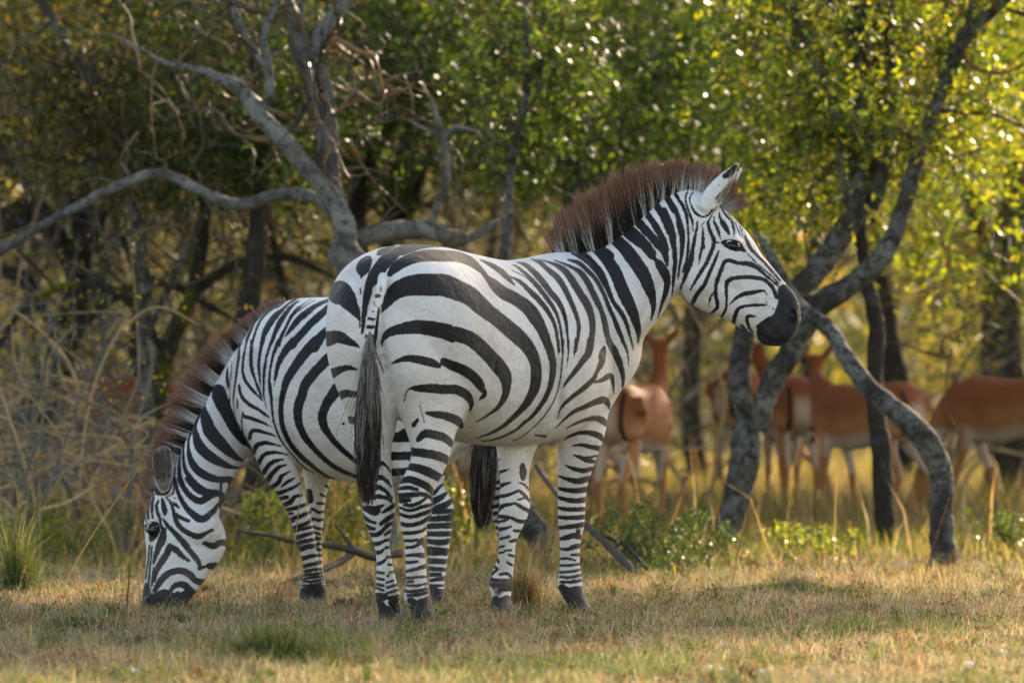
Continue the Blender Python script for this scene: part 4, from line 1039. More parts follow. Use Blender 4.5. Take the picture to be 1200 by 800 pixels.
# small ground-hugging leaves among the blades
x, y = scatter(80000, 25.2, 36, r_); n = len(x)
k = pn(x, y, 5, 7) + r_.normal(0, .4, n) > .1; x, y = x[k], y[k]; n = len(x)
c = np.stack([x, y, gz(x, y) + r_.uniform(.003, .02, n)], 1)
V, Q, C = leafset(c, r_.uniform(.008, .024, n), pick([(.09, .13, .045), (.20, .22, .14), (.20, .10, .06), (.34, .31, .26), (.06, .045, .035)], [.3, .22, .17, .2, .11], n, r_), 23, .6, 1.5)
g.add(V, Q, None, col=C)
# low weeds dotted through the turf
wx, wy = scatter(950, 25.4, 37.0, r_); W = []
for i in range(len(wx)):
    big = r_.random() < .25; m_ = int(r_.integers(18, 70)); rr = np.abs(r_.normal(0, .035 + .04 * big, m_)); aa = r_.uniform(0, 6.28, m_)
    ax_, ay_ = wx[i] + rr * np.cos(aa), wy[i] + rr * np.sin(aa)
    hh = (.025 + .035 * r_.random() + .03 * big) * np.exp(-(rr / .08) ** 2)
    pal = [[(.07, .11, .03), (.12, .15, .05)], [(.20, .11, .07), (.27, .18, .11)], [(.19, .20, .13), (.27, .27, .19)], [(.055, .042, .032), (.12, .08, .05)]][int(r_.choice(4, p=[.42, .18, .25, .15]))]
    V, Q, C = leafset(np.stack([ax_, ay_, gz(ax_, ay_) + hh * r_.random(m_) + .004], 1), r_.uniform(.008, .020, m_), pick(pal, [.5, .5], m_, r_), 900 + i, .5, .8)
    g.add(V, Q, None, col=C)
    V, Q, T, C = blades(ax_[::2], ay_[::2], hh[::2] * 1.6 + .01, r_.uniform(.0015, .003, len(ax_[::2])), r_.uniform(.2, 1.2, len(ax_[::2])), pick(pal + [TAN], [.4, .4, .2], len(ax_[::2]), r_), 900 + i)
    g.add(V, Q, T, col=C)
# longer blades left standing round the hooves and the grazing muzzle
for hx, D, nb in ((458, 30.05, 230), (498, 29.92, 260), (586, 30.62, 230), (682, 31.1, 230), (366, 31.85, 200), (511, 31.45, 160), (375, 32.1, 120), (192, 31.25, 420), (594, 32.1, 120)):
    x = (hx - 600) * D / F + r_.normal(0, .05, nb); y = D - np.abs(r_.normal(.05, .07, nb))
    V, Q, T, C = blades(x, y, r_.uniform(.02, .075, nb), r_.uniform(.0014, .003, nb), r_.uniform(.2, 1.3, nb), pick([TAN, PALE, PINK, GREEN, RUST, STRAW], [.25, .15, .2, .15, .1, .15], nb, r_), hx)
    g.add(V, Q, T, col=C)
tag(link("short_grass", g.mesh("short_grass", False), MAT_GRASS), kind="stuff", label="short half-dry turf with green patches under the zebras", cat="grass")

# knee-high grass between the trees
g = Geo()
x, y = scatter(90000, 33.0, 56.0, r_, .6, 1.15); n = len(x)
pg = pn(x, y, .7, 4) + pn(x, y, 2.2, 1) * .6
dens = r_.random(n) < np.clip(.55 + pg * .35 + (y - 34) * .04, .15, 1); x, y, pg = x[dens], y[dens], pg[dens]; n = len(x)
h = (.045 + .13 * np.clip((y - 34.0) / 7, 0, 1)) * r_.uniform(.5, 1.5, n) * (1 + .35 * pg)
yel = (pn(x, y, 1.1, 11) + r_.normal(0, .4, n) > .15)
col = np.where(yel[:, None], pick([(.24, .25, .05), (.14, .19, .045), (.33, .28, .08), GREEN], [.3, .3, .25, .15], n, r_), pick([STRAW, TAN, (.30, .20, .12), OLIVE, PINK, (.09, .10, .045)], [.12, .2, .13, .2, .13, .22], n, r_))
V, Q, T, C = blades(x, y, h, r_.uniform(.003, .007, n), r_.uniform(.1, .9, n), col, 24)
g.add(V, Q, T, col=C)
# straw stalks standing above it
x, y = scatter(3000, 36.5, 52.0, r_, .6); n = len(x)
left = (x < -.6) | (r_.random(n) < .14); x, y = x[left], y[left]; n = len(x)
V, Q, T, C = blades(x, y, r_.uniform(.2, .6, n), r_.uniform(.004, .010, n), r_.uniform(.0, .8, n), pick([(.62, .45, .24), (.55, .33, .15), STRAW, PALE], [.35, .25, .25, .15], n, r_), 25)
g.add(V, Q, T, col=C)
tag(link("tall_grass", g.mesh("tall_grass", False), MAT_TALL), kind="stuff", label="knee-high yellow and straw grass between the trees", cat="grass")

# far bush: a mass nobody could count
g = Geo()
n = 150000
D = r_.uniform(56, 92, n); x = r_.uniform(-1, 1, n) * (.12 * D + 2)
top = 3.2 + 1.6 * pn(x, D * .3, .8, 6) + (D - 56) * .07
z = top * r_.random(n) ** .8
k = (pn(x * 1.5, z * 1.7 + D * .25, 1.1, 3) + r_.normal(0, .35, n) > -.25) | (z < 1.0)
x, D, z = x[k], D[k], z[k]; n = len(x)
cc = pick([(.11, .115, .06), (.17, .16, .085), (.06, .065, .035), (.24, .20, .11)], [.35, .25, .25, .15], n, r_)
lit_right = (x / D > .028) & (pn(x, z, 1.6, 8) > -.2)  # sunlit patches at right, put into the leaf colour
cc = np.where(lit_right[:, None], pick([(.30, .28, .06), (.17, .19, .06), (.42, .33, .10)], [.4, .35, .25], n, r_), cc)
V, Q, C = leafset(np.stack([x, D, z], 1), r_.uniform(.08, .2, n), cc, 31, .5)
g.add(V, Q, None, col=C)
tag(link("far_bush", g.mesh("far_bush", False), MAT_FAR), kind="stuff", label="olive green bush filling the distance behind the trees", cat="bush")


# ------------------------------------------------------------------ trees
BARK = mat_bark("grey_lichen_bark", (.085, .070, .056), (.40, .39, .33), .85)
BARK_P = mat_bark("pale_lichen_bark", (.16, .14, .12), (.52, .51, .45), 1.0)
BARK_D = mat_bark("dark_bark", (.095, .075, .058), (.20, .20, .16), .4)
BARK_M = mat_bark("mossy_bark", (.09, .08, .06), (.20, .20, .165), .4, (.22, .22, .015))
LEAFCOL = dict(green=([(.028, .055, .017), (.04, .07, .02), (.07, .11, .028), (.022, .038, .016)], [.35, .3, .2, .15]),
               lime=([(.08, .12, .02), (.15, .19, .02), (.04, .07, .018), (.22, .22, .03)], [.3, .3, .25, .15]),
               olive=([(.06, .065, .028), (.09, .09, .035), (.035, .042, .02), (.20, .14, .05)], [.35, .3, .2, .15]))


def sprays(box, nclump, per, r_, spread=.11):
    """clumps of leaves inside a photo-window x0,x1,y0,y1,D0,D1"""
    x0, x1, y0, y1, D0, D1 = box
    px = r_.uniform(x0, x1, nclump * 2); py = r_.uniform(y0, y1, nclump * 2); D = r_.uniform(D0, D1, nclump * 2)
    ph = r_.uniform(0, 9); q = pn(px / 100, py / 100 + D * .4, 1.35, ph) + .6 * pn(px / 100, py / 100, 3.6, ph)
    o_ = np.argsort(-q)[:nclump]; px, py, D = px[o_], py[o_], D[o_]
    c = np.stack([(px - 600) * D / F, D, EYE - (py - HZ) * D / F], 1)
    ax = r_.normal(0, 1, (nclump, 3)); ax[:, 2] *= .5; ax[:, 2] -= .35; ax /= np.linalg.norm(ax, axis=1)[:, None]
    t = r_.uniform(-1, 1, (nclump, per, 1))
    p = c[:, None] + ax[:, None] * t * spread * 2 + r_.normal(0, spread * .5, (nclump, per, 3))
    return p.reshape(-1, 3), np.repeat(r_.uniform(.45, 1.6, nclump), per)


def shade_dome(c, rad, nclump, per, r_, spread=.16):  # unseen leaf masses outside the view, added to shade animals, grass and foliage
    d = r_.normal(0, 1, (nclump, 3)); d /= np.linalg.norm(d, axis=1)[:, None]
    c = np.array(c) + d * np.array(rad) * (r_.random(nclump) ** .45)[:, None]
    p = c[:, None] + r_.normal(0, spread, (nclump, per, 3))
    return p.reshape(-1, 3), np.repeat(r_.uniform(.65, 1.4, nclump), per)


def tree(label, limbs, mat, boxes=(), shade_domes=(), kind='green', group="trees in the thicket", cat="tree", name="tree", leaf=(.032, .060), seed=0, twigs=0, twigbox=None, tipz=1.6):
    """limbs: list of rows (px, py, D, radius px); the first starts on the ground"""
    r_ = np.random.default_rng(100 + seed)
    p0 = limbs[0][0]
    base = np.array([(p0[0] - 600) * p0[2] / F, p0[2], 0.0]); base[2] = gz(base[0], base[1])
    root = empty(name, base)
    tag(root, label, cat, group)
    for i, L in enumerate(limbs):
        L = [tuple(q) for q in L]
        if i == 0:
            q = L[0]; L = [(q[0], gy(q[2]) + 6, q[2], q[3] * 1.35)] + L
        pts = np.array([P(a, b, d) for a, b, d, _ in L]); rad = np.array([r * d / F for _, _, d, r in L])
        jit = r_.normal(0, 1, pts.shape) * rad[:, None] * .25; pts[1:] = pts[1:] + jit[1:]
        if i: rad[0] *= .65
        pts = np.vstack([pts, pts[-1] + (pts[-1] - pts[-2]) * .5]); rad = np.append(rad, rad[-1] * .25)
        g = Geo(); V, Q, T = tube_pts(pts, rad, 12, 7, .10, seed * 31 + i); g.add(V, Q, T)
        nm = "trunk" if i == 0 else "limb"
        link(nm, g.mesh(nm), mat, root)
    g = Geo()
    cent = []
    for i, L in enumerate(limbs):
        c = crom(np.array([[*P(a, b, d), r * d / F] for a, b, d, r in L]), 8)
        cent.append(c[2:] if i else c[len(c) // 2:])
    cent = np.vstack(cent); cent = cent[(cent[:, 2] > 1.78) | (cent[:, 1] > 41)]; cent = cent if len(cent) else np.array([[0, 40, 3.2, .01]])
    tips = []
    for k in range(int(twigs * 1.6) + 6):
        q = cent[r_.integers(len(cent))]; d = r_.normal(0, 1, 3); d[1] *= .7; d[2] += .25; d /= np.linalg.norm(d)
        Lb = r_.uniform(.25, .75); pp = [q[:3]]; r0 = min(q[3] * .45, .016); rr = [r0]
        for s in range(5):
            d = d + r_.normal(0, .38, 3) + np.array([0, 0, -.06]); d /= np.linalg.norm(d); pp.append(pp[-1] + d * Lb / 5); rr.append(r0 * (1 - .16 * (s + 1)))
        V, Q, T = tube_pts(np.array(pp), np.array(rr), 6, 4, .12, k); g.add(V, Q, T, col=np.array([.12, .10, .085]) * r_.uniform(.5, 1.6))
        for s in (2, 3, 4, 5):
            for _ in range(2):
                e2 = d * .5 + r_.normal(0, .8, 3); e2 /= np.linalg.norm(e2); l2 = Lb * r_.uniform(.2, .5)
                a2 = pp[s]; b2 = a2 + e2 * l2 * .5 + r_.normal(0, .02, 3); c2 = a2 + e2 * l2 + r_.normal(0, .04, 3); tips += [b2, c2]
                V, Q, T = tube_pts(np.array([a2, b2, c2]), np.array([r0 * .35, r0 * .25, r0 * .12]), 5, 3, 0, k); g.add(V, Q, T, col=np.array([.12, .10, .085]) * r_.uniform(.5, 1.8))
    if twigs:
        x0, x1, y0, y1, D0, D1 = twigbox or boxes[0][0]
        for k in range(twigs):
            px, py, D = r_.uniform(x0, x1), r_.uniform(y0, y1), r_.uniform(D0, D1)
            a = r_.uniform(0, 6.28); q = [(px, py, D, r_.uniform(1.2, 3.0))]
            for s in range(4):
                a += r_.normal(0, .45); st = r_.uniform(14, 34)
                q.append((q[-1][0] + math.cos(a) * st, q[-1][1] + math.sin(a) * st, D + .1 * s, q[-1][3] * .72))
            pts = np.array([P(a_, b_, d_) for a_, b_, d_, _ in q]); rad = np.array([r * d_ / F for _, _, d_, r in q])
            V, Q, T = tube_pts(pts, rad, 5, 4, .1, k); g.add(V, Q, T, col=np.array([.13, .11, .09]) * r_.uniform(.5, 1.5))
    cs, vs, sz = [], [], []
    if boxes and tips:
        tp = np.array(tips); tp = tp[(r_.random(len(tp)) < .8) & (tp[:, 2] > tipz)]; p = (tp[:, None] + r_.normal(0, .035, (len(tp), 9, 3))).reshape(-1, 3)
        cs.append(p); vs.append(np.repeat(r_.uniform(.6, 1.6, len(tp)), 9)); sz.append(r_.uniform(*leaf, len(p)))
    for bx, nc, per in boxes:
        p, v = sprays(bx, int(nc * .85), per, r_, .13); cs.append(p); vs.append(v); sz.append(r_.uniform(*leaf, len(p)))
    for c, rad, nc, per in shade_domes:  # added sun-blocking masses, joined into the crown mesh
        big = rad[0] > 2.0
        p, v = shade_dome(c, rad, nc, per, r_, .3 if big else .16); cs.append(p); vs.append(v); sz.append(r_.uniform(.10, .20, len(p)) if big else r_.uniform(.055, .10, len(p)))
    if cs:
        p = np.vstack(cs); v = np.concatenate(vs); sz = np.concatenate(sz)
        c, wts = LEAFCOL[kind]
        V, Q, C = leafset(p, sz, pick(c, wts, len(p), r_) * v[:, None], seed + 50)
        g.add(V, Q, None, col=C)
    if g.n: link("crown", g.mesh("crown", False), MAT_LEAF, root)
    return root


# right: forked lichen-grey tree
tree("grey lichen-covered tree forking low, just right of the raised zebra's muzzle",
     [[(842, 640, 38, 15), (856, 590, 38, 16), (870, 540, 38, 18), (882, 502, 38, 17)],
      [(880, 510, 38, 15), (868, 450, 38, 13), (868, 405, 38, 12), (886, 372, 38.1, 13), (925, 345, 38.1, 13), (958, 318, 38.2, 14), (988, 275, 38.2, 14), (1006, 238, 38.2, 13), (1001, 170, 38.3, 9), (1008, 100, 38.3, 10), (1012, 0, 38.3, 9), (1000, -150, 38.3, 8)],
      [(888, 505, 37.9, 15), (905, 445, 37.9, 14), (925, 412, 37.9, 14), (958, 368, 37.9, 15), (1002, 328, 37.9, 12.5), (1040, 292, 37.9, 12), (1062, 240, 37.9, 10), (1085, 160, 37.9, 8.5), (1105, 100, 37.9, 8), (1128, 48, 37.9, 9), (1180, 0, 37.9, 6), (1260, -90, 37.9, 5)],
      [(1022, 245, 38.2, 12), (1036, 200, 38.2, 9), (1048, 120, 38.3, 7), (1040, 20, 38.3, 6)],
      [(1128, 50, 37.9, 6), (1140, 0, 37.9, 4), (1150, -100, 37.9, 5)],
      [(990, 240, 38.2, 6), (975, 130, 38.2, 6), (940, 40, 38.2, 5), (925, -30, 38.2, 4)],
      [(1012, 240, 38.2, 7), (1024, 190, 38.3, 5), (1010, 60, 38.3, 5), (970, 0, 38.3, 5)]],
     BARK, [((850, 1090, -90, 260, 37.2, 41), 300, 26), ((880, 1000, 200, 360, 38.9, 40.5), 40, 20)],
     [((1.9, 38.6, 4.6), (1.7, 1.4, 1.5), 1100, 22)], 'lime', seed=1, twigs=26, twigbox=(840, 1200, 0, 260, 38, 40))
tree("thick grey trunk arching over to the left, rightmost trunk near the antelopes",
     [[(1110, 650, 36.5, 16), (1103, 600, 36.5, 14.5), (1096, 550, 36.5, 14), (1084, 512, 36.5, 15), (1058, 488, 36.6, 14), (1018, 455, 36.7, 12), (990, 420, 36.8, 10.5), (965, 385, 36.9, 9.5), (938, 350, 37, 8), (900, 300, 37.2, 6)]],
     BARK, [((1080, 1230, -80, 330, 39, 43), 300, 24)], [((3.9, 39.3, 4.8), (1.9, 1.5, 1.7), 1500, 22)], 'lime', seed=2, twigs=16, twigbox=(1090, 1230, 120, 420, 38, 41))
tree("thin straight tree crossing behind the arching trunk",
     [[(1047, 650, 38.5, 11), (1038, 590, 38.5, 12), (1030, 520, 38.5, 12), (1026, 460, 38.6, 10), (1022, 380, 38.7, 10), (1014, 320, 38.8, 8), (1010, 240, 38.9, 7), (1030, 140, 39, 6), (1044, 20, 39, 5)]],
     BARK_D, [((700, 960, -80, 190, 40, 44), 420, 28)], [((1.9, 40.5, 6.4), (1.9, 1.4, 1.4), 1100, 22)], 'green', seed=3, twigs=16)
tree("dark upright trunk in the shade behind the thin straight tree",
     [[(1052, 600, 48, 17), (1047, 480, 48, 17), (1042, 400, 48, 16), (1034, 330, 48, 12), (1018, 240, 48, 9), (1000, 80, 48, 8)]],
     BARK_D, [((1000, 1210, 60, 300, 47, 52), 240, 24)], [((4.2, 48, 3.3), (2.1, 1.3, 1.3), 420, 22)], 'lime', seed=4, leaf=(.035, .06))
tree("wide dark tree at the right edge of the view",
     [[(1186, 600, 47, 34), (1180, 480, 47, 28), (1172, 400, 47, 26), (1168, 330, 47, 22), (1190, 240, 47, 18), (1215, 100, 47, 15)], [(1172, 340, 47, 14), (1130, 200, 47, 9), (1100, 60, 47, 7)]],
     BARK_D, [((1090, 1260, 150, 430, 43, 46), 150, 22)], [((7.0, 49, 3.4), (2.6, 1.5, 1.4), 380, 22)], 'olive', seed=5, leaf=(.03, .05))
# centre-left: forked pale tree behind the zebras' backs
tree("pale lichen-covered tree forking behind the zebras' rumps",
     [[(452, 640, 37, 18), (440, 520, 37, 17), (425, 400, 37, 17), (412, 330, 37, 18), (404, 292, 37, 19)],
      [(406, 300, 37, 16), (402, 268, 37, 13), (390, 236, 37, 11), (364, 205, 37, 11), (332, 168, 37, 10.5), (304, 130, 37, 10), (284, 104, 37, 9), (258, 92, 37, 6), (232, 80, 37, 4.5), (196, 74, 37, 3), (150, 50, 37, 2)],
      [(408, 268, 37.1, 13), (390, 216, 37.1, 13), (385, 180, 37.1, 13), (384, 140, 37.1, 12.5), (372, 96, 37.1, 12), (357, 60, 37.1, 11), (342, 0, 37.1, 10), (330, -70, 37.1, 9)],
      [(364, 70, 37.1, 11), (378, 36, 37.1, 9), (404, 4, 37.1, 8), (440, -40, 37.1, 7)],
      [(306, 132, 37, 6), (314, 104, 37, 5.5), (314, 76, 37, 5), (310, 40, 37, 4.5), (326, 2, 37, 4), (330, -30, 37, 4)],
      [(314, 80, 37, 5), (290, 48, 37, 4.5), (272, 0, 37, 4)],
      [(405, 285, 37.2, 14), (450, 272, 37.3, 11), (500, 274, 37.4, 11), (530, 282, 37.5, 10), (552, 276, 37.6, 6), (580, 262, 37.7, 3)],
      [(400, 262, 37.2, 8), (372, 234, 37.3, 7), (335, 228, 37.4, 7), (280, 237, 37.5, 7), (240, 226, 37.5, 6), (190, 203, 37.6, 6), (150, 212, 37.7, 6), (95, 238, 37.8, 5.5), (50, 264, 37.9, 5), (-10, 300, 38, 5)],
      [(498, 275, 37.4, 4), (513, 240, 37.4, 4.5), (524, 205, 37.4, 4), (519, 165, 37.4, 4), (510, 130, 37.4, 3)], [(519, 165, 37.4, 3), (532, 150, 37.5, 2.5), (550, 152, 37.5, 2)], [(519, 160, 37.4, 2.5), (500, 152, 37.4, 2), (486, 146, 37.4, 1.5)]],
     BARK_P, [((130, 400, -80, 150, 38.8, 41.5), 300, 26), ((170, 350, 110, 250, 38.6, 40.5), 130, 24)], [((-.5, 39, 4.6), (1.6, 1.4, 1.3), 500, 22)], 'green', seed=6, tipz=9, twigs=20, twigbox=(60, 420, 0, 260, 37.5, 39))
tree("dark tree with a long level bough above the standing zebra's rump",
     [[(470, 620, 43, 16), (450, 480, 43, 15), (425, 330, 43, 14), (420, 236, 43, 11), (434, 176, 43, 11), (456, 136, 43, 10), (474, 106, 43, 9)],
      [(380, 20, 42.5, 10), (410, 48, 42.5, 12), (446, 74, 42.5, 13), (484, 94, 42.5, 13), (520, 112, 42.6, 12), (570, 118, 42.6, 12), (618, 104, 42.7, 12), (680, 80, 42.8, 8), (760, 90, 43, 5)],
      [(452, 300, 43.4, 12), (462, 240, 43.4, 12), (476, 190, 43.4, 11), (488, 132, 43.4, 9), (500, 60, 43.4, 7)], [(470, 280, 43.4, 9), (490, 215, 43.4, 10), (500, 190, 43.4, 5)]],
     BARK_D, [((400, 720, -80, 130, 41, 44), 560, 28), ((540, 720, 100, 200, 41.5, 44), 150, 24)], [((-.2, 41.5, 6.4), (1.8, 1.4, 1.3), 400, 22)], 'green', seed=7, twigs=22)
tree("tree with dense dark green foliage behind the standing zebra's mane",
     [[(690, 640, 45, 14), (688, 500, 45, 13), (680, 380, 45, 13), (672, 250, 45, 12), (668, 150, 45, 11), (660, 40, 45, 8)], [(700, 560, 44.5, 12), (712, 400, 44.5, 11), (722, 300, 44.5, 10), (738, 180, 44.5, 8), (790, 60, 44.5, 7)]],
     BARK_D, [((580, 900, 40, 250, 44, 47), 330, 26), ((700, 900, -80, 120, 42, 46), 330, 26)], [], 'green', seed=8, twigs=26, leaf=(.03, .05))
# left
tree("big dark leaning tree at the left edge of the view",
     [[(20, 600, 42, 24), (40, 500, 42, 22), (66, 420, 42, 20), (88, 350, 42, 17), (96, 280, 42, 15), (104, 200, 42.2, 13), (120, 120, 42.4, 11), (128, 0, 42.6, 9)],
      [(90, 330, 42, 12), (50, 250, 42, 14), (10, 260, 42, 16), (-40, 300, 42, 15)], [(96, 260, 42, 12), (40, 200, 42.1, 16), (-20, 170, 42.2, 18)], [(92, 300, 41.8, 9), (140, 215, 41.7, 9), (200, 180, 41.6, 8), (262, 196, 41.5, 7), (310, 250, 41.4, 5), (330, 330, 41.3, 4)], [(70, 400, 41.8, 9), (30, 330, 41.8, 9), (-20, 320, 41.8, 8)], [(100, 200, 41.9, 8), (150, 130, 41.8, 7), (220, 110, 41.7, 6), (290, 140, 41.6, 4)], [(60, 420, 41.6, 7), (130, 350, 41.5, 6), (190, 330, 41.4, 6), (250, 360, 41.3, 4)]],
     BARK_D, [((-40, 260, -80, 140, 40, 44), 430, 26), ((-40, 130, 240, 430, 44, 48), 110, 20)], [((-2.6, 41.5, 5.0), (1.6, 1.6, 1.5), 500, 22)], 'olive', seed=9, twigs=34, twigbox=(0, 300, 40, 330, 38, 41))
tree("slim grey trunk rising through the tangle at left",
     [[(176, 630, 39, 10), (178, 540, 39, 9), (172, 440, 39, 8), (168, 330, 39, 7), (152, 220, 39, 7), (128, 130, 39, 6), (60, 20, 39, 5)], [(170, 400, 39, 5), (200, 330, 39, 4), (240, 250, 39, 3.5)]],
     BARK, [((-40, 200, 0, 200, 39, 42), 130, 24)], [], 'olive', seed=10, twigs=14, twigbox=(20, 240, 60, 400, 38, 40))
tree("yellow mossy trunk left of the grazing zebra's back",
     [[(190, 640, 40, 14), (188, 560, 40, 13), (186, 480, 40, 12), (198, 410, 40, 11), (222, 350, 40, 9), (240, 290, 40, 8), (238, 230, 40, 7), (215, 180, 40, 5)], [(188, 470, 39.8, 8), (160, 430, 39.8, 8), (158, 380, 39.8, 7), (165, 330, 39.8, 6), (140, 270, 39.8, 4)], [(222, 350, 40, 7), (270, 310, 40, 6), (330, 300, 40, 5), (380, 320, 40, 3)], [(196, 420, 40, 7), (150, 350, 40, 6), (90, 330, 40, 5), (30, 360, 40, 4), (-10, 420, 40, 3)]],
     BARK_M, [((200, 420, 180, 330, 42, 45), 90, 20)], [], 'olive', seed=11, twigs=10, twigbox=(120, 300, 160, 420, 39, 40))
tree("stout grey trunk below the grazing zebra's neck",
     [[(300, 640, 39, 24), (304, 590, 39, 22), (300, 520, 39, 20), (286, 430, 39, 16), (296, 330, 39, 13), (310, 220, 39.2, 10), (300, 100, 39.4, 8)]],
     BARK_D, [((180, 360, 0, 160, 40, 43), 180, 26)], [], 'green', seed=12, twigs=8, twigbox=(240, 380, 180, 330, 39, 40))
tree("leaning trunk with a white lichen patch behind the standing zebra's forelegs",
     [[(640, 660, 37.3, 14), (625, 630, 37.4, 15), (606, 600, 37.5, 19), (588, 560, 37.6, 14), (570, 480, 37.8, 12), (560, 380, 38, 10), (590, 300, 38.2, 7), (600, 200, 38.4, 5), (618, 100, 38.5, 4), (612, -30, 38.6, 3)]],
     BARK, [((540, 700, 60, 240, 39, 42), 90, 22)], [], 'green', seed=13, twigs=12, twigbox=(520, 700, 60, 260, 38, 41))
# more trunks deeper in the wood
for i, (px, D, r, lean, lab) in enumerate([(250, 50, 10, -45, "slanting dark trunk deep in shade above the grazing zebra's neck"), (345, 52, 9, -60, "dark slanting trunk between the grazing zebra's back and the pale fork"),
                                           (560, 54, 10, 26, "faint grey trunk in the clearing above the standing zebra's back"), (820, 50, 12, -22, "dark trunk behind the standing zebra's head"),
                                           (930, 52, 8, 40, "faint trunk in the shade above the antelopes with heads together"), (110, 50, 14, 30, "dark trunk behind the antelope in the left tangle"),
                                           (610, 57, 9, -12, "thin far trunk above the dip of the standing zebra's back")]):
    tree(lab, [[(px, gy(D) - 10, D, r * 1.3), (px + lean * .4, 480, D, r), (px + lean * .3, 360, D, r * .9), (px + lean, 220, D, r * .8), (px + lean * 1.4, 90, D, r * .65), (px + lean * 2.2, -60, D, r * .5)],
               [(px + lean * .3, 340, D, r * .6), (px - 40, 230, D, r * .5), (px - 70, 100, D, r * .35)], [(px + lean * .7, 260, D, r * .5), (px + 60, 150, D, r * .4), (px + 90, 40, D, r * .3)]],
         BARK_D, [((px - 130, px + 140, -60, 200, D, D + 3), 130, 22)], [(((px - 600) * D / F + 1.2, D + .5, 6.8), (2.6, 1.5, 2.4), 330, 22)], ['olive', 'green'][i % 2], seed=20 + i, twigs=8, twigbox=(px - 100, px + 100, 60, 330, D, D + 2), leaf=(.035, .06))


# ------------------------------------------------------------------ bare shrubs: tangled stems
def bare_shrub(label, px, D, n, hgt, seed, spread=60, gold=.4, up=1.0):
    r_ = np.random.default_rng(300 + seed)
    base = np.array([(px - 600) * D / F, D, 0.0]); root = empty("bare_shrub", base)
    tag(root, label, "shrub", "bare tangled shrubs")
    gs = [Geo(), Geo()]
    for k in range(n):
        x = px + r_.normal(0, 14); a = -math.pi / 2 + r_.normal(0, .42) * up; tw = r_.normal(0, .10); L = hgt * r_.uniform(.5, 1.1) / 7
        q = [(x, gy(D) + 2, D + r_.normal(0, .12), r_.uniform(1.6, 4.2))]
        for s in range(7):
            a += r_.normal(0, .26) + tw * s * .5
            q.append((q[-1][0] + math.cos(a) * L + r_.normal(0, 2), q[-1][1] + math.sin(a) * L, q[-1][2] + r_.normal(0, .06), q[-1][3] * .85))
        for Lq in [q] + [[q[j], (q[j][0] + r_.normal(0, 26), q[j][1] - r_.uniform(-10, 30), q[j][2], q[j][3] * .6), (q[j][0] + r_.normal(0, 48), q[j][1] - r_.uniform(-30, 55), q[j][2] + .1, q[j][3] * .3)] for j in (2, 3, 4, 5)]:
            pts = np.array([P(a_, b_, d_) for a_, b_, d_, _ in Lq]); rad = np.array([r * d_ / F for _, _, d_, r in Lq])
            V, Q, T = tube_pts(pts, rad, 5, 4, .1, k)
            c = np.array([(.45, .30, .15), (.17, .15, .12)][int(r_.random() > gold)]) * r_.uniform(.6, 1.3)
            gs[0].add(V, Q, T, col=c)
    link("stem", gs[0].mesh("stem"), MAT_STEM, root)
    nl = 14 * n
    c = np.stack([P(px + r_.normal(0, spread), gy(D) - r_.uniform(20, hgt), D + r_.normal(0, .2)) for _ in range(nl)])
    V, Q, C = leafset(c, r_.uniform(.015, .035, nl), pick([(.20, .22, .04), (.10, .13, .03), (.35, .24, .06)], [.4, .4, .2], nl, r_), seed)
    link("foliage", np_mesh("foliage", V, Q, None, {"col": C}, False), MAT_LEAF, root)


MAT_STEM = mat_attr("woody_stems", 0.75, 0, 0.3, bumpy=0.3, var=.35, scale=20)
for i, (px, D, n, h, lab, gd) in enumerate([
        (30, 39, 12, 330, "bare tangled shrub at the left edge in front of the leaning tree", .45), (95, 38, 13, 380, "tall bare shrub with drooping twigs left of the hidden antelope", .4),
        (150, 37.5, 11, 330, "bare twiggy shrub in front of the hidden antelope", .5), (225, 40.5, 10, 300, "bare shrub behind the grazing zebra's mane", .35),
        (330, 41, 9, 330, "bare shrub showing above the grazing zebra's back", .4), (60, 41, 12, 430, "tallest tangle of bare stems at the left", .3),
        (480, 44, 9, 470, "bare stems in the gap left of the standing zebra's mane", .45), (590, 46, 8, 380, "bare stems in the clearing above the standing zebra's back", .5)]):
    bare_shrub(lab, px, D, n, h, i, gold=gd)
for i, (px, D, n, h, lab, gd) in enumerate([
        (5, 37.2, 10, 300, "low golden tangle of stems at the left edge above the green tuft", .7), (120, 44, 13, 520, "high dark tangle of stems behind the slim grey trunk", .15),
        (195, 38.2, 10, 420, "stems arching between the mossy trunk and the grazing zebra's mane", .45), (275, 43, 12, 520, "dark tangle of stems above the grazing zebra's withers", .2),
        (380, 44, 12, 560, "tall stems seen between the two zebras' backs and the pale fork", .35), (440, 47, 10, 520, "thin stems left of the dark bough's trunk", .4),
        (660, 47, 10, 480, "thin stems behind the standing zebra's mane", .3), (800, 43, 8, 330, "sparse stems below the raised zebra's throat", .35),
        (1100, 45, 9, 420, "sparse stems right of the thin straight tree", .35), (40, 46, 14, 600, "deepest stems behind the big leaning tree", .2),
        (15, 40.5, 12, 520, "arching stems over the green tuft at the left edge", .5), (170, 43, 13, 560, "tall arching stems left of the mossy trunk", .3),
        (255, 41, 11, 460, "arching dry stems right of the mossy trunk", .5), (320, 42.5, 11, 520, "arching stems behind the grazing zebra's shoulders", .35), (505, 42, 9, 480, "thin arching stems above the standing zebra's rump", .45),
        (560, 44.5, 9, 520, "thin leaning stems above the standing zebra's back", .35), (540, 50, 12, 560, "faint stems far behind the dip of the standing zebra's back", .35)]):
    bare_shrub(lab, px, D, n, h, 40 + i, gold=gd, spread=80)


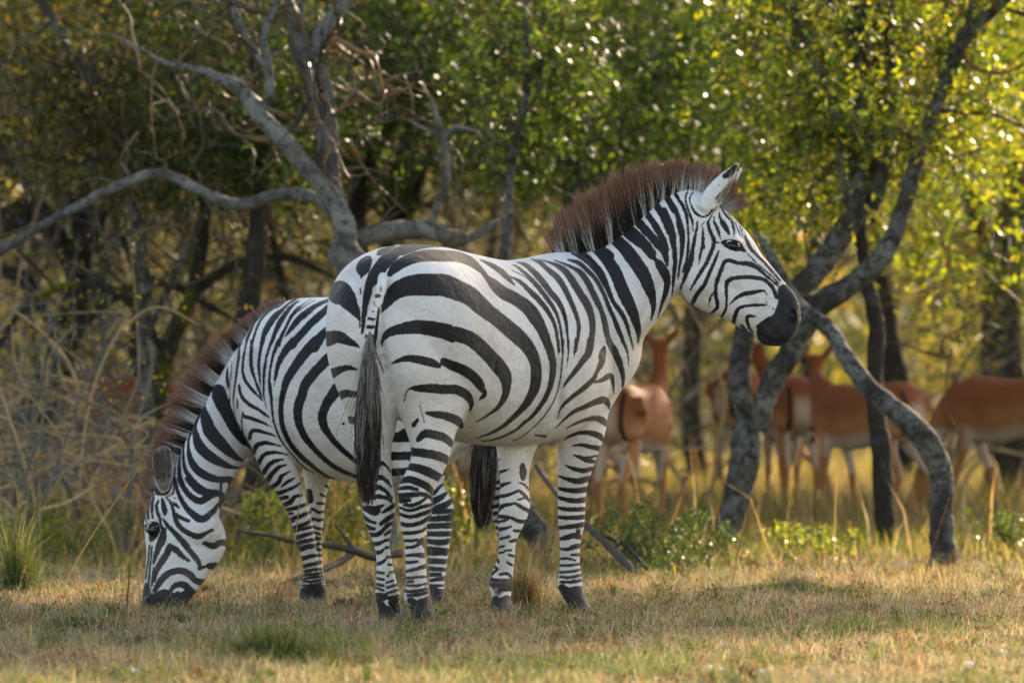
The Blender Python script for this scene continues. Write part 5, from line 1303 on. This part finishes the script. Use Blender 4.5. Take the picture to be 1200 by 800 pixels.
# ------------------------------------------------------------------ leafy bushes and tufts
def leafy(label, px, py, wpx, hpx, D, n, kind, seed, name="leafy_bush", cat="bush", group="low green bushes", size=(.012, .028)):
    r_ = np.random.default_rng(400 + seed)
    base = np.array([(px - 600) * D / F, D, 0.0]); root = empty(name, base); tag(root, label, cat, group)
    g = Geo(); cs = []
    for k in range(16):
        a = -math.pi / 2 + r_.normal(0, .6); q = [(px + r_.normal(0, wpx * .2), gy(D) + 1, D + r_.normal(0, .06), 1.4)]
        for s in range(4):
            a += r_.normal(0, .25)
            q.append((q[-1][0] + math.cos(a) * wpx * .2, q[-1][1] + math.sin(a) * hpx * .26 * r_.uniform(.7, 1.2), q[-1][2], q[-1][3] * .8))
            cs += [(q[-1][0] + r_.normal(0, wpx * .07), q[-1][1] + r_.normal(0, hpx * .07), q[-1][2] + r_.normal(0, .05)) for _ in range(n // 64)]
        pts = np.array([P(a_, b_, d_) for a_, b_, d_, _ in q]); rad = np.array([r * d_ / F for _, _, d_, r in q])
        V, Q, T = tube_pts(pts, rad, 5, 3, 0, k); g.add(V, Q, T, col=(.12, .10, .06))
    link("stem", g.mesh("stem"), MAT_STEM, root)
    c = np.stack([P(*q) for q in cs]); c[:, 2] = np.maximum(c[:, 2], .01)
    col, wts = LEAFCOL[kind]
    V, Q, C = leafset(c, r_.uniform(*size, len(c)), pick(col, wts, len(c), r_) * 1.3, seed, .5, .6)
    link("foliage", np_mesh("foliage", V, Q, None, {"col": C}, False), MAT_LEAF, root)


leafy("bright green bush right of the standing zebra's forelegs", 760, 640, 95, 80, 35.5, 2200, 'green', 1)
leafy("low yellow-green bush between the forked tree and the thin tree", 940, 640, 110, 45, 37, 1200, 'lime', 2)
leafy("dark green bush at the foot of the forked tree's left side", 800, 640, 80, 60, 36.5, 1500, 'green', 3)
leafy("yellow-green bush in the gap under the grazing zebra's belly", 400, 620, 120, 110, 37.5, 2600, 'lime', 4)
leafy("glowing yellow bush below the grazing zebra's throat", 300, 640, 90, 80, 37.0, 1800, 'lime', 5)
leafy("yellow-green bush in the gap behind the zebras' hind legs", 545, 640, 60, 100, 37.5, 1600, 'lime', 6)
leafy("green bush at the right edge among the straw", 1185, 620, 60, 50, 38, 1300, 'green', 7)
leafy("green-leaved bush at the left edge behind the grass tuft", 60, 640, 100, 70, 37, 1600, 'lime', 8)


def tuft(label, px, D, wm, h, n, cols, wts, seed, name="grass_tuft", cat="grass tuft", group="grass tufts on the turf", leaves=0, wd=(.0015, .003), lean=1.1):
    r_ = np.random.default_rng(500 + seed)
    x0 = (px - 600) * D / F
    r = np.abs(r_.normal(0, .5, n)); a = r_.uniform(0, 6.28, n)
    x = x0 + r * np.cos(a) * wm; y = D + r * np.sin(a) * wm * .8
    hh = h * np.exp(-r ** 2 * .7) * r_.uniform(.3, 1.2, n) * (1 + .5 * pn(x, y, 14, seed)) * np.where(r_.random(n) < .04, 1.7, 1)
    V, Q, T, C = blades(x, y, hh, r_.uniform(*wd, n), r_.uniform(.1, lean, n), pick(cols, wts, n, r_), seed)
    g = Geo(); g.add(V, Q, T, col=C)
    if leaves:
        r = np.abs(r_.normal(0, .5, leaves)); a = r_.uniform(0, 6.28, leaves)
        x = x0 + r * np.cos(a) * wm; y = D + r * np.sin(a) * wm * .8
        z = gz(x, y) + h * .6 * np.exp(-r ** 2) * r_.random(leaves) + .005
        V, Q, C = leafset(np.stack([x, y, z], 1), r_.uniform(.010, .024, leaves), pick([(.09, .14, .04), (.16, .19, .10), (.22, .13, .08), (.05, .08, .02)], [.35, .3, .15, .2], leaves, r_), seed, .6, 1)
        g.add(V, Q, None, col=C)
    o = link(name, g.mesh(name, False), MAT_GRASS, None, (x0, D, 0))
    tag(o, label, cat, group)


GC = [(.07, .115, .025), (.035, .06, .016), (.13, .17, .05), TAN]
tuft("dark green grass tuft in the foreground, below the grazing zebra's belly", 318, 27.0, .27, .13, 3800, GC, [.4, .3, .2, .1], 1, leaves=1400)
tuft("tall green grass tuft at the left edge", 18, 33.0, .18, .24, 1100, GC, [.4, .2, .25, .15], 2, lean=.7)
tuft("small green tuft left of the grazing zebra's muzzle", 132, 30.6, .10, .055, 700, GC, [.4, .2, .3, .1], 3, leaves=500)
tuft("small green tuft under the grazing zebra's lips", 206, 30.4, .06, .045, 400, GC, [.4, .2, .3, .1], 4, leaves=300)
tuft("dark low tuft between the grazing zebra's head and foreleg", 310, 31.7, .14, .05, 700, GC, [.4, .3, .2, .1], 5, leaves=400)
tuft("rust and green tuft between the standing zebra's forefeet", 612, 31.4, .10, .17, 900, [RUST, TAN, GREEN, STRAW], [.35, .25, .25, .15], 6, lean=.8)
tuft("wide grey-green creeping mound right of centre", 930, 32.9, .40, .075, 3000, [(.24, .25, .17), TAN, (.12, .15, .06), PINK], [.35, .2, .2, .25], 7, name="creeping_plant", cat="plant", leaves=7000)
tuft("short brown mound by the left foreground turf", 85, 29.8, .16, .05, 900, [(.14, .10, .07), TAN, PINK], [.4, .3, .3], 8, name="creeping_plant", cat="plant", leaves=900)
tuft("upright bright green blades in the right foreground", 1028, 26.6, .05, .11, 90, [(.13, .22, .04), GREEN], [.6, .4], 9, lean=.5)
tuft("dark green sprig in the foreground beneath the hind hooves", 430, 26.2, .025, .12, 120, [(.06, .10, .02), (.12, .10, .05)], [.6, .4], 10, lean=.4, leaves=120)


def stalk(label, x0, y0, x1, y1, D, r, col, head=0, seed=0, bendx=0):
    """single stem with a narrow seed head"""
    r_ = np.random.default_rng(600 + seed)
    gyy = gy(D)
    pts = np.array([P(x0, gyy, D), P(x0 + (x1 - x0) * .35 + bendx, gyy + (y1 - gyy) * .4, D), P(x0 + (x1 - x0) * .72 + bendx, gyy + (y1 - gyy) * .75, D), P(x1, y1, D)])
    g = Geo(); V, Q, T = tube_pts(pts, np.array([r, r * .85, r * .6, r * .3]), 5, 6); g.add(V, Q, T, col=np.array(col))
    if head:
        c = crom(pts, 10); k = c[int(len(c) * (1 - head)):]
        m_ = 90; i = r_.integers(0, len(k), m_); A = k[i]; B = A + (k[-1] - k[0]) / np.linalg.norm(k[-1] - k[0]) * .014 + r_.normal(0, .004, (m_, 3))
        V, Q, T, m2 = strands(A, B, .0011, 2, 0, seed); g.add(V, Q, None, col=np.array(col) * 1.15)
    o = link("grass_stalk", g.mesh("grass_stalk"), MAT_TALL, None, tuple(P(x0, gyy, D)))
    tag(o, label, "grass stalk", "tall single grass stalks")


stalk("pale seed stalk below the raised zebra's muzzle, leaning right", 853, 715, 874, 605, 31.6, .0022, (.50, .40, .24), .45, 1)
stalk("long straw stalk slanting up to the grazing zebra's ear", 66, 700, 172, 536, 33, .0030, (.42, .42, .22), 0, 2)
stalk("rust-coloured seed stalk in front of the arching trunk", 1078, 680, 1112, 586, 33.5, .0020, (.32, .19, .12), .5, 3)
stalk("straw stalk crossing in front of the grazing zebra's forelegs", 338, 700, 355, 555, 31.5, .0030, (.50, .36, .20), 0, 4)
stalk("thin upright stalk left of the grazing zebra's foreleg", 337, 720, 336, 640, 30.8, .0018, (.48, .42, .24), 0, 5)
stalk("fine stalk in front of the standing zebra's left hind hoof", 428, 735, 424, 690, 30, .0014, (.40, .38, .20), .3, 6)
stalk("fine dry stalk leaning over the hind hooves", 500, 735, 505, 642, 30, .0012, (.55, .50, .38), 0, 7)
stalk("slanting golden stalk between the standing zebra's forelegs", 628, 700, 652, 663, 31.6, .0018, (.55, .42, .14), 0, 8)
stalk("short pale seed stalk right of the standing zebra's forefoot", 716, 705, 712, 650, 32, .0016, (.48, .40, .26), .4, 9)
stalk("dark seed stalk beside the grazing zebra's nose", 148, 725, 152, 665, 31, .0018, (.22, .15, .11), .8, 10)
stalk("curved straw stalk left of the forked tree", 776, 660, 808, 556, 38, .006, (.62, .44, .20), 0, 11)
stalk("straw stalk in the open grass right of centre", 1010, 690, 995, 655, 32.5, .0016, (.48, .40, .26), .4, 12)


def branch(label, rows_list, seed):
    r0 = rows_list[0][0]
    o_ = P(*r0[:3]); g = Geo()
    for i, rows in enumerate(rows_list):
        pts = np.array([P(*q[:3]) for q in rows]); rad = np.array([q[3] * q[2] / F for q in rows])
        V, Q, T = tube_pts(pts, rad, 7, 5, .15, seed + i); g.add(V, Q, T, col=(.07, .055, .045))
    tag(link("fallen_branch", g.mesh("fallen_branch"), MAT_STEM, None, tuple(o_)), label, "branch", "fallen branches")


branch("dark fallen branch lying behind the grazing zebra's forelegs", [
    [(470, 648, 34.4, 5), (440, 652, 34.3, 5), (416, 645, 34.2, 5), (392, 640, 34.2, 4), (344, 634, 34.2, 3.4), (316, 627, 34.2, 2.6), (280, 622, 34.2, 1.6)],
    [(416, 646, 34.2, 4), (406, 631, 34.2, 2.6), (392, 614, 34.2, 1.5)],
    [(412, 650, 34.2, 4), (386, 664, 34.0, 4), (352, 676, 33.7, 3.6), (320, 690, 33.5, 4), (288, 700, 33.2, 5), (276, 706, 33.1, 3)]], 1)
branch("dark bare branch slanting to the ground right of the standing zebra's forelegs", [
    [(628, 545, 37.2, 3), (650, 575, 36.6, 3.5), (690, 617, 35.8, 4), (727, 652, 35.2, 5), (745, 672, 34.9, 4)], [(700, 626, 35.7, 3), (735, 640, 35.4, 2), (760, 668, 35.0, 2)]], 5)

MAT_WHITE = mat_attr("white_petals", .6, .3, .3)
for i, (px, py, s, lab) in enumerate([
        (827, 776, 5, "small white petal near the lower edge, nearest below the tall seed stalk"), (830, 793, 7, "white petal flat on the turf at the lower edge, leftmost of its row"), (846, 795, 5, "white petal second from the left in the row at the lower edge"),
        (869, 791, 6, "white petal third in the row at the lower edge"), (893, 797, 6, "white petal last in the row at the lower edge"), (902, 783, 4, "tiny white petal above the end of the lower row"),
        (1090, 769, 6, "white flower head on the green turf at lower right"), (1137, 787, 6, "pale curled scrap on the turf at lower right"), (1172, 771, 5, "white scrap near the right edge"),
        (28, 721, 6, "white flower by the green tuft at the left edge"), (158, 797, 6, "white scrap at the lower left edge"), (150, 726, 6, "silvery grey seed pod left of the grazing zebra's muzzle")]):
    x, D = gpt(px, py); r_ = np.random.default_rng(700 + i); sc = s * D / F
    g = Geo()
    for k in range(6):
        a = k * 1.05 + r_.uniform(-.3, .3); d = np.array([math.cos(a), math.sin(a), r_.uniform(.2, .9)]); d /= np.linalg.norm(d)
        V, Q, C = leafset(np.array([[x, D, gz(x, D) + .02]]) + d * sc * .5, np.array([sc * 1.2]), np.array([[.78, .76, .78]]) * (.6 if i == 11 else 1), 10 * i + k, .7)
        g.add(V, Q, None, col=C)
    tag(link("petal" if i != 11 else "seed_pod", g.mesh("petal"), MAT_WHITE, None, (x, D, gz(x, D) + .02)), lab, "petal" if i != 11 else "seed pod", "white scraps on the turf")
# ------------------------------------------------------------------ antelopes
MAT_IMP, nt, b, out = new_mat("antelope_coat")
c = attr(nt, "col"); hn = noise(nt, 300, 2, .7)
nt.links.new(mixc(nt, mathn(nt, 'MULTIPLY', hn, .35), c, mixc(nt, 1.0, c, (.55, .5, .45), 'MULTIPLY')), b.inputs["Base Color"])
b.inputs["Roughness"].default_value = .75; b.inputs["Sheen Weight"].default_value = 0; b.inputs["Specular IOR Level"].default_value = .25
bump(nt, hn, b, .3, .004)


def impala(label, px, D, head, pose='up', yaw=0, pitch=50, s=1.0, step=(.06, -.05, .08, -.04)):
    """head: compass of the body, 0 = away, 90 = right, -90 = left, 180 = towards the viewer"""
    g = []
    n = 20
    cx, sy = sup(n, 2.1)

    def ring(c, t, hw, hh):
        t = np.array(t, float); t /= np.linalg.norm(t)
        lat = np.cross(t, [0, 0, 1.0]); l = np.linalg.norm(lat)
        lat = lat / l if l > 1e-3 else np.array([0, 1.0, 0])
        up = np.cross(lat, t)
        return np.array(c) + cx[:, None] * hw * lat + sy[:, None] * hh * up

    def tubeof(rows):
        r = crom(rows, 3); p = r[:, :3]; t = np.gradient(p, axis=0)
        return loft(np.array([ring(p[i], t[i], r[i, 3], r[i, 4]) for i in range(len(r))]))
    # torso along +X, z up; withers ~0.86 m
    g.append(tubeof([(-.42, 0, .72, .05, .07), (-.38, 0, .71, .11, .14), (-.28, 0, .705, .14, .175), (-.10, 0, .69, .14, .165), (.08, 0, .665, .145, .185), (.24, 0, .675, .135, .19), (.36, 0, .70, .10, .15), (.42, 0, .73, .06, .09)]))
    for side, st, fx in ((1, step[0], .26), (-1, step[1], .27)):
        y = side * .085
        g.append(tubeof([(fx + .02, y * .9, .74, .045, .09), (fx, y, .62, .045, .075), (fx + .01, y, .50, .034, .042), (fx + st * .4, y, .38, .022, .026), (fx + st * .6, y, .33, .023, .026), (fx + st * .8, y, .2, .014, .016), (fx + st, y, .08, .016, .018), (fx + st * 1.05 + .015, y, .02, .018, .026), (fx + st * 1.05 + .02, y, 0, .018, .028)]))
    for side, st, fx in ((1, step[2], -.30), (-1, step[3], -.30)):
        y = side * .085
        g.append(tubeof([(fx + .03, y * .8, .78, .05, .12), (fx + .02, y, .66, .065, .125), (fx + .05, y, .55, .05, .085), (fx + st * .3, y, .46, .034, .048), (fx - .075 + st * .5, y, .36, .022, .033), (fx - .085 + st * .6, y, .33, .02, .03), (fx - .05 + st * .8, y, .2, .014, .018), (fx - .02 + st, y, .08, .016, .018), (fx + st, y, .02, .018, .026), (fx + .005 + st, y, 0, .018, .028)]))
    # neck and head
    y0, pr = math.radians(yaw), math.radians(pitch)
    if pose == 'graze':
        nk = [(.30, 0, .74, .075, .13), (.42, 0, .66, .06, .09), (.52, .0, .50, .045, .062), (.58, 0, .34, .04, .052), (.60, 0, .26, .04, .05)]
        hd = [(.56, 0, .30, .035, .045), (.60, 0, .22, .048, .055), (.645, 0, .14, .042, .046), (.67, 0, .07, .026, .03), (.675, 0, .03, .02, .022)]
        ears = [((.56, .04, .30), (.50, .12, .40)), ((.56, -.04, .30), (.50, -.12, .40))]
    else:
        dx, dz = math.cos(pr), math.sin(pr); cy_, sy_ = math.cos(y0), math.sin(y0)
        tip = np.array([.38 + .25 * dx * cy_, .25 * dx * sy_, .78 + .27 * dz])
        nk = [(.30, 0, .72, .08, .14), (.40, .03 * sy_, .80, .06, .095), ((.40 + tip[0]) / 2 + .02, tip[1] * .5, (.80 + tip[2]) / 2, .045, .062), (*tip, .04, .05), (*(tip + [0.01 * cy_, 0.01 * sy_, .03]), .035, .04)]
        hy = math.radians(yaw * 1.6); f = np.array([math.cos(hy), math.sin(hy), 0])
        o = tip + np.array([0, 0, .035])
        hd = [(*(o - f * .045), .03, .04), (*(o + f * .0 + [0, 0, .008]), .047, .052), (*(o + f * .07 - [0, 0, .012]), .042, .044), (*(o + f * .14 - [0, 0, .045]), .027, .030), (*(o + f * .185 - [0, 0, .06]), .02, .022)]
        l = np.array([-f[1], f[0], 0])
        ears = [(o - f * .02 + l * .04 + [0, 0, .03], o - f * .06 + l * .11 + [0, 0, .12]), (o - f * .02 - l * .04 + [0, 0, .03], o - f * .06 - l * .11 + [0, 0, .12])]
    g.append(tubeof(nk)); g.append(tubeof(hd))
    for a, b2 in ears:
        a, b2 = np.array(a), np.array(b2)
        g.append(tubeof([(*a, .012, .016), (*(a * .6 + b2 * .4), .012, .024), (*(a * .3 + b2 * .7), .009, .02), (*b2, .004, .006)]))
    me = fuse("impala", g, .011, 4, 0)
    V = coords(me); x, y, z = V.T
    red, tan_, white, blk = np.array([.27, .080, .026]), np.array([.43, .185, .075]), np.array([.72, .66, .58]), np.array([.02, .015, .012])
    sst = lambda a, b_, v: np.clip((v - a) / (b_ - a), 0, 1)
    k = sst(.62, .74, z + .03 * np.sin(x * 9) + .015 * np.sin(x * 31 + y * 20))[:, None]; col = red * k + tan_ * (1 - k)
    wz = z + .018 * np.sin(x * 13) + .012 * np.sin(y * 40); belly = (sst(.575, .515, wz) * np.clip((.30 - np.abs(x)) / .1, 0, 1) * (z > .44))[:, None]; belly = belly * .75; col = col * (1 - belly) + white * belly
    inner = ((np.abs(y) < .085) & (z < .56) & (z > .34))[:, None] * .55; col = col * (1 - inner) + white * inner
    rump = (np.clip((-.34 - x) / .05, 0, 1) * np.clip((.06 - np.abs(y)) / .03, 0, 1) * (z > .46) * np.clip((.78 - z) / .06, 0, 1))[:, None] * .7; col = col * (1 - rump) + np.array([.58, .44, .33]) * rump
    strip = ((x < -.33) & (np.abs(np.abs(y) - .072) < .011) & (z > .48) & (z < .82))[:, None]; col = np.where(strip, blk, col)
    hoof = (z < .035)[:, None]; col = np.where(hoof, blk, col)
    throat = np.zeros(len(x))
    add_attr(me, "col", col)
    bpt = (px - 600) * D / F
    o = bpy.data.objects.new("impala", me); COL.objects.link(o); me.materials.append(MAT_IMP)
    o.location = (bpt, D, float(gz(bpt, D))); o.rotation_euler = (0, 0, math.radians(90 - head)); s *= .87; o.scale = (s, s, s)
    o.name = "antelope"
    tag(o, label, "antelope", "reddish-brown antelopes among the trees")
    return o


impala("reddish antelope grazing to the left at the right edge, partly behind the arching trunk", 1190, 42.3, -60, 'graze', s=1.0, step=(.12, -.10, .10, -.06))
impala("antelope facing left with rust-lit back, seen between the thin tree and the forked tree", 1018, 41.5, -40, 'up', -28, 36, .97, step=(.05, -.06, .06, -.10))
impala("antelope seen from behind with pale rump, right beside the forked tree", 926, 43.2, -8, 'up', 45, 50, .97, step=(.05, -.02, .03, -.05))
impala("antelope mostly hidden behind the forked tree's trunk, brown rump showing at left", 894, 44.5, 38, 'graze', s=1.0)
impala("antelope seen from behind with black-striped rump, right of the standing zebra's shoulder", 742, 40.5, 20, 'up', 8, 60, 1.0, step=(.05, -.03, .05, -.05))
impala("antelope half hidden behind the standing zebra's forelegs", 652, 43, -70, 'graze', s=.95)
impala("antelope standing in shade behind the bare shrubs at left", 132, 42.5, -60, 'graze', s=1.05)
